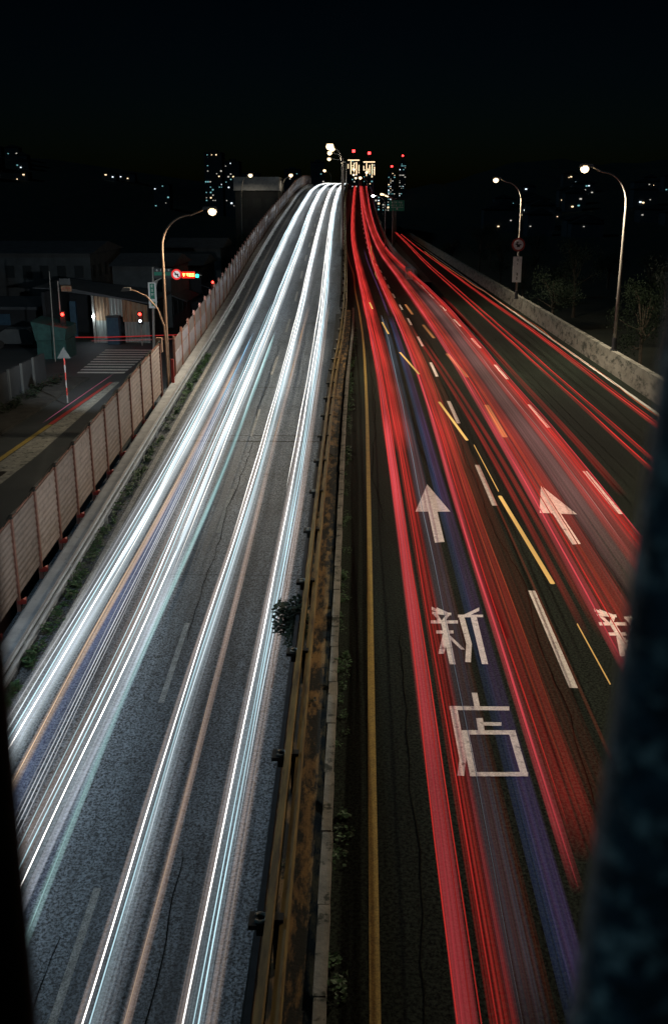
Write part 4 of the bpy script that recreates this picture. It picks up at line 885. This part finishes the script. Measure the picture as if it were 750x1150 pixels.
trail('leftmost blazing white trail nearest the plants', pA, 'L',
      [(0,.024,W,7,8,E_),(-.12,.024,CY,3,8,E_),(-.22,.02,CW,3,14,E_),(.05,.12,CW,2.2,22.5,E_),(.16,.02,W,3,22.5,E_),(-.33,.016,GY,2,10,60),(.0,.03,W,4,30,E_)],
      [(-.55,-.1,GY,.9,14,8,50),(-.2,.12,(.7,.78,.85),1.5,10,8,24,.9),(-.3,.2,CW,.55,14,8,E_,.9),(-.25,.28,CW,.7,14,30,E_,.7),(-.15,.25,CW,.8,9,14,E_,.7)], y0=8)
trail('warm orange trail between the leftmost white trail and the blue one', [(-6.5,8),(-6.42,18.8),(-6.27,23.0),(-6.05,27.9),(-5.95,35.2),(-5.9,48)], 'L',
      [(0,.02,(1,.72,.5),1.5,8,36)], [(-.1,.1,(.75,.52,.36),1.5,5,8,48,.8)], y0=8)
trail('deep blue trail left of the thin dark lines', [(-6.25,8),(-6.2,18.1),(-5.95,25),(-5.8,31.6),(-5.75,56)], 'L',
      [(.02,.035,(.35,.7,1),1.8,37,52)], [(-.2,.12,(.2,.26,.6),.6,8,8,42,.8),(-.1,.12,(.3,.45,.8),.6,4,28,54,.5)], y0=8)
trail('trio of fine white lines over the dark gap of the left lane', [(-6.0,8),(-6.0,18.1),(-5.92,22.5),(-5.75,30.8),(-5.7,44)], 'L',
      [(0,.012,GY,3.0),(.07,.012,GY,3.0),(.14,.010,GY,2.2),(-.07,.010,GY,1.8)], [(-.1,.3,(.25,.22,.2),.25,12,8,44)], y0=8)
trail('faint thin trail on the bare asphalt next to the guardrail', [(-1.93,4),(-1.95,30),(-1.95,60)], 'L', [(0,.009,(.7,.6,.5),.5)], y0=4)
# left of A: light running on the shiny rail
RD = (1,.055,.045); RP = (1,.10,.12); RB = (.75,.12,.05); PU = (.42,.18,.55); VB = (.10,.17,.42); PK = (.75,.33,.32)
pR1 = [(.82,4),(.82,6.5),(.81,9.0),(.8,11.1),(.79,15.6),(.76,17.1),(.74,22.1),(.66,31.2),(.58,40.8),(.3,55.2),(-.15,80),(-.85,114.3),(-1.5,142),(-1.96,163.6),(-2.5,216.7),(-2.75,272.9),(-3.0,345)]
pR2 = [(2.08,4),(2.08,7.8),(2.08,16.8),(2.07,22.1),(2.14,26.9),(2.18,37.8),(1.99,55.3),(1.48,84.6),(.85,125),(.5,160),(-.3,216),(-.9,280),(-1.4,345)]
pR3 = [(3.78,6),(3.78,13.4),(3.82,15.3),(3.85,18.6),(3.9,24.6),(3.9,31.7),(3.86,46.6),(3.58,70.6),(3.02,104.9),(2.1,130),(1.5,160),(.3,216),(-.5,280),(-1.0,345)]
pR4 = [(5.45,12),(5.45,18.9),(5.55,22.6),(5.58,28.9),(5.5,37.3),(5.52,48.6),(5.5,66.7),(5.3,78),(4.76,98.7),(2.9,142.2),(2.2,167.5),(1.25,240),(.9,330),(.8,345)]
F_ = 345
trail('leftmost bright red tail lamp trail of the right road', pR1, 'R',
      [(.0,.012,RD,1.3,4,F_),(.05,.01,RP,1.0,4,F_),(.11,.01,RD,.9,4,F_),(.17,.012,RD,1.2,4,F_),(.30,.014,RD,1.1,5,F_),(.36,.01,RD,.8,14,F_)],
      [(-.01,.18,RP,1.0,9,4,31,.6),(-.03,.22,RP,.5,5,10,F_,.5),(.27,.52,RD,.55,9,4,F_,.9),(-.05,.75,RD,.42,14,26,F_,.6),(.5,.85,RB,.12,12,6,40),(-.1,.6,RD,.34,10,60,F_,.7)], y0=4)
trail('blue and violet glow in the middle of the first lane', [(1.75,6),(1.75,17),(1.74,30),(1.72,41),(1.62,55),(1.2,84.6),(.3,125),(-.3,160),(-1,216)], 'R', [(-.4,.008,(.5,.6,.7),.5,6,60)],
      [(.04,.26,PU,.17,5,6,60,.9),(-.04,.10,VB,.26,6,6,60,.9),(-.02,.12,PU,.3,4,60,140,.4),(-.5,-.15,(.12,.16,.22),.34,12,6,60,.9),(.08,.28,VB,.16,5,5,14,.6)], y0=6)
trail('pink-red trail right of the violet glow', pR2, 'R',
      [(.03,.03,RP,1.2,8,F_),(.13,.02,RD,1.0,9,F_),(.30,.015,RB,.8,9,80),(.42,.012,RB,.7,10,80)],
      [(-.02,.12,RP,.7,4,8,F_,.4),(.1,.5,RD,.42,12,8.5,F_,.9),(.1,.6,RD,.45,8,24,F_,.7),(.35,.85,RB,.12,9,9,60),(-.1,.4,RD,.34,9,60,F_,.7)], y0=8)
trail('dim pair of dark red trails left of the second arrow', [(3.55,14),(3.55,20),(3.5,27),(3.3,36),(3.0,46),(2.6,56)], 'R', [], [(-.08,.06,RD,.35,4,14,56),(.15,.28,RD,.3,4,14,50),(-.5,-.45,RB,.3,2,9,26)], y0=9)
trail('red trail along the left side of the second arrow', pR3, 'R',
      [(.04,.03,RP,1.1,12,F_),(.2,.02,RD,.9,12,F_),(.38,.02,RB,.7,14,90)],
      [(-.03,.2,RP,.75,6,12,F_,.5),(.15,.75,RD,.48,12,12,F_,.8),(.6,1.75,PK,.13,9,14,80,.6),(.2,1.6,(.5,.2,.18),.10,16,16,120,.9),(-.1,.4,RD,.34,9,50,F_,.7)], y0=12)
trail('red trail beside the dashed line of the outer lane', pR4, 'R',
      [(-.05,.02,RD,1.1,12,F_),(.02,.014,RD,.8,12,F_),(.12,.02,RP,.8,12,F_),(-.35,.016,(1,.5,.42),.5,18,90)],
      [(-.45,-.05,RD,.42,9,12,F_,.8),(-.1,.22,RD,.7,8,12,F_,.6),(-.9,-.4,PK,.14,8,16,80,.8),(.45,.7,RD,.3,6,22,75,.7)], y0=12)
trail('left one of the two thin red trails in the outer lane', [(7.3,18),(7.3,30),(7.25,56),(7.2,87),(7.1,116),(7.6,180),(7.9,257)], 'S', [(0,.016,RD,1.1)], [(-.05,.12,RD,.4,4,18,257)], y0=18)
trail('right one of the two thin red trails in the outer lane', [(7.62,18),(7.6,30),(7.55,56),(7.5,87),(7.4,116),(7.85,180),(8.2,257)], 'S', [(0,.014,RD,1.0)], [(-.05,.08,RD,.3,3,18,257)], y0=18)
trail('red trail next to the white edge line by the parapet', [(8.85,22),(8.85,35),(9.0,51),(8.75,68.6),(8.65,106),(8.5,148),(8.8,238)], 'S', [(0,.016,RD,1.1),(.1,.012,RD,.8,22,120)], [(-.06,.16,RD,.35,4,22,238)], y0=22)
trail('faint orange-red trail nearest the parapet', [(9.2,22),(9.3,40),(9.5,55),(9.3,75),(8.95,106),(8.8,148)], 'S', [(0,.014,(1,.25,.1),.8)], y0=22, wig=.02)
YE = (1,.56,.16)
def blinks(label, pieces, w, st, veil=None):
    e = empty('indicator_trail', (0,0,0)); tag(e, label, 'light trail')
    for i, (a, b) in enumerate(pieces):
        (xa, ya), (xb, yb) = sorted((a, b), key=lambda p: p[1])
        ribbon('flash', lambda y: xa+(xb-xa)*(y-ya)/(yb-ya), zR, -w/2, w/2, ya, yb, .9+.004*i, .02, strand_mat(YE, st) if not veil else veil_mat((1,.38,.12), st, 4, .4), e, lambda y: 1.0)
    return e
blinks('thick yellow dashes of a turn indicator crossing between the arrows', [((2.56,32.1),(2.92,26.6)),((3.1,21.1),(3.3,15.8)),((1.67,43.5),(2.19,37.7)),((1.1,55.2),(1.32,50.1)),((.47,66.8),(.62,62.6))], .085, .85)
blinks('thin orange dashes of a turn indicator near the dark post', [((3.37,14.1),(3.4,12.1)),((3.05,26),(3.12,21.5))], .016, .8)
blinks('broad soft orange flashes inside the second lane red trail', [((3.72,43.2),(3.98,37.1)),((4.05,31.6),(4.02,27.0)),((2.81,65.6),(2.98,59.5)),((3.3,54),(3.5,48.5))], .17, .40, True)
pts = [(1.3+.25*math.sin(i*.9)-.02*i, 88+4*i) for i in range(16)]
trail('wavy yellow squiggle where the trails bend up the flyover', pts, 'R', [(0,.05,YE,.5)], y0=90, y1=146, wig=.05)
trail('red car light trail crossing the side street before the shed', [(-9,74),(-9.2,74.4)], 'S') if False else None
e = empty('light_trail', (0,0,0)); tag(e, 'thin red trail crossing the side street in front of the shed', 'light trail')
m = MB(); m.tube([(-24,73.2,-2.3),(-19,73.4,-2.3),(-14,74.6,-2.25),(-10,76.4,-2.2)], .035, 6); m.build('strand', emis('cross_red', (1,.06,.06), .28), e)
m = MB(); m.tube([(-20,72.4,-2.45),(-15,73.4,-2.45),(-10,75.2,-2.4)], .02, 6); m.build('strand', emis('cross_pink', (1,.3,.3), .2), e)
trail('white headlamp trail on the side street beyond the far fence', [(-10.1,78),(-10.2,100),(-10.6,130)], 'S', [(0,.09,CW,.45),(.5,.06,CW,.35)], y0=78, y1=130, h=-2.35, wig=0)
trail('pink tail lamp trail over the red stretch of line', [(-14.6,38),(-14.75,48),(-14.8,57)], 'S', [(0,.03,(1,.25,.45),.5)], y0=44, y1=58, h=-2.5, wig=0)

# ================================================================ FOOTBRIDGE RAILING POSTS AROUND THE CAMERA
m = MB(); m.box(-12,12,-2.6,.62,5.30,5.55); tag(m.build('footbridge_deck', M['concrete_dark']), 'concrete deck of the footbridge the picture is taken from', kind='structure')
m = MB(); a = Vector((.180,.47,7.061)); b = Vector((.165,.473,6.632)); d = (b-a)/(a.z-b.z)
pts = [a-d*.9, a-d*.45, a, b, b+d*.5, b+d*1.08]; pts = [(p.x+.0, p.y, p.z) for p in pts]
m.tube(pts, .036, 28); o = m.build('railing_post', M['bridge_paint'], smooth=True); tag(o, 'blurred dark blue footbridge post at the right edge', 'railing post')
a = Vector((-.217,.448,6.875)); b = Vector((-.221,.445,6.65)); d = (b-a)/(a.z-b.z)
m = MB(); m.tube([tuple(a-d*1.1), tuple(a-d*.5), tuple(a), tuple(b), tuple(b+d*1.1)], .036, 28); o = m.build('railing_post', M['black_iron'], smooth=True); tag(o, 'black blurred footbridge post at the lower left edge', 'railing post')
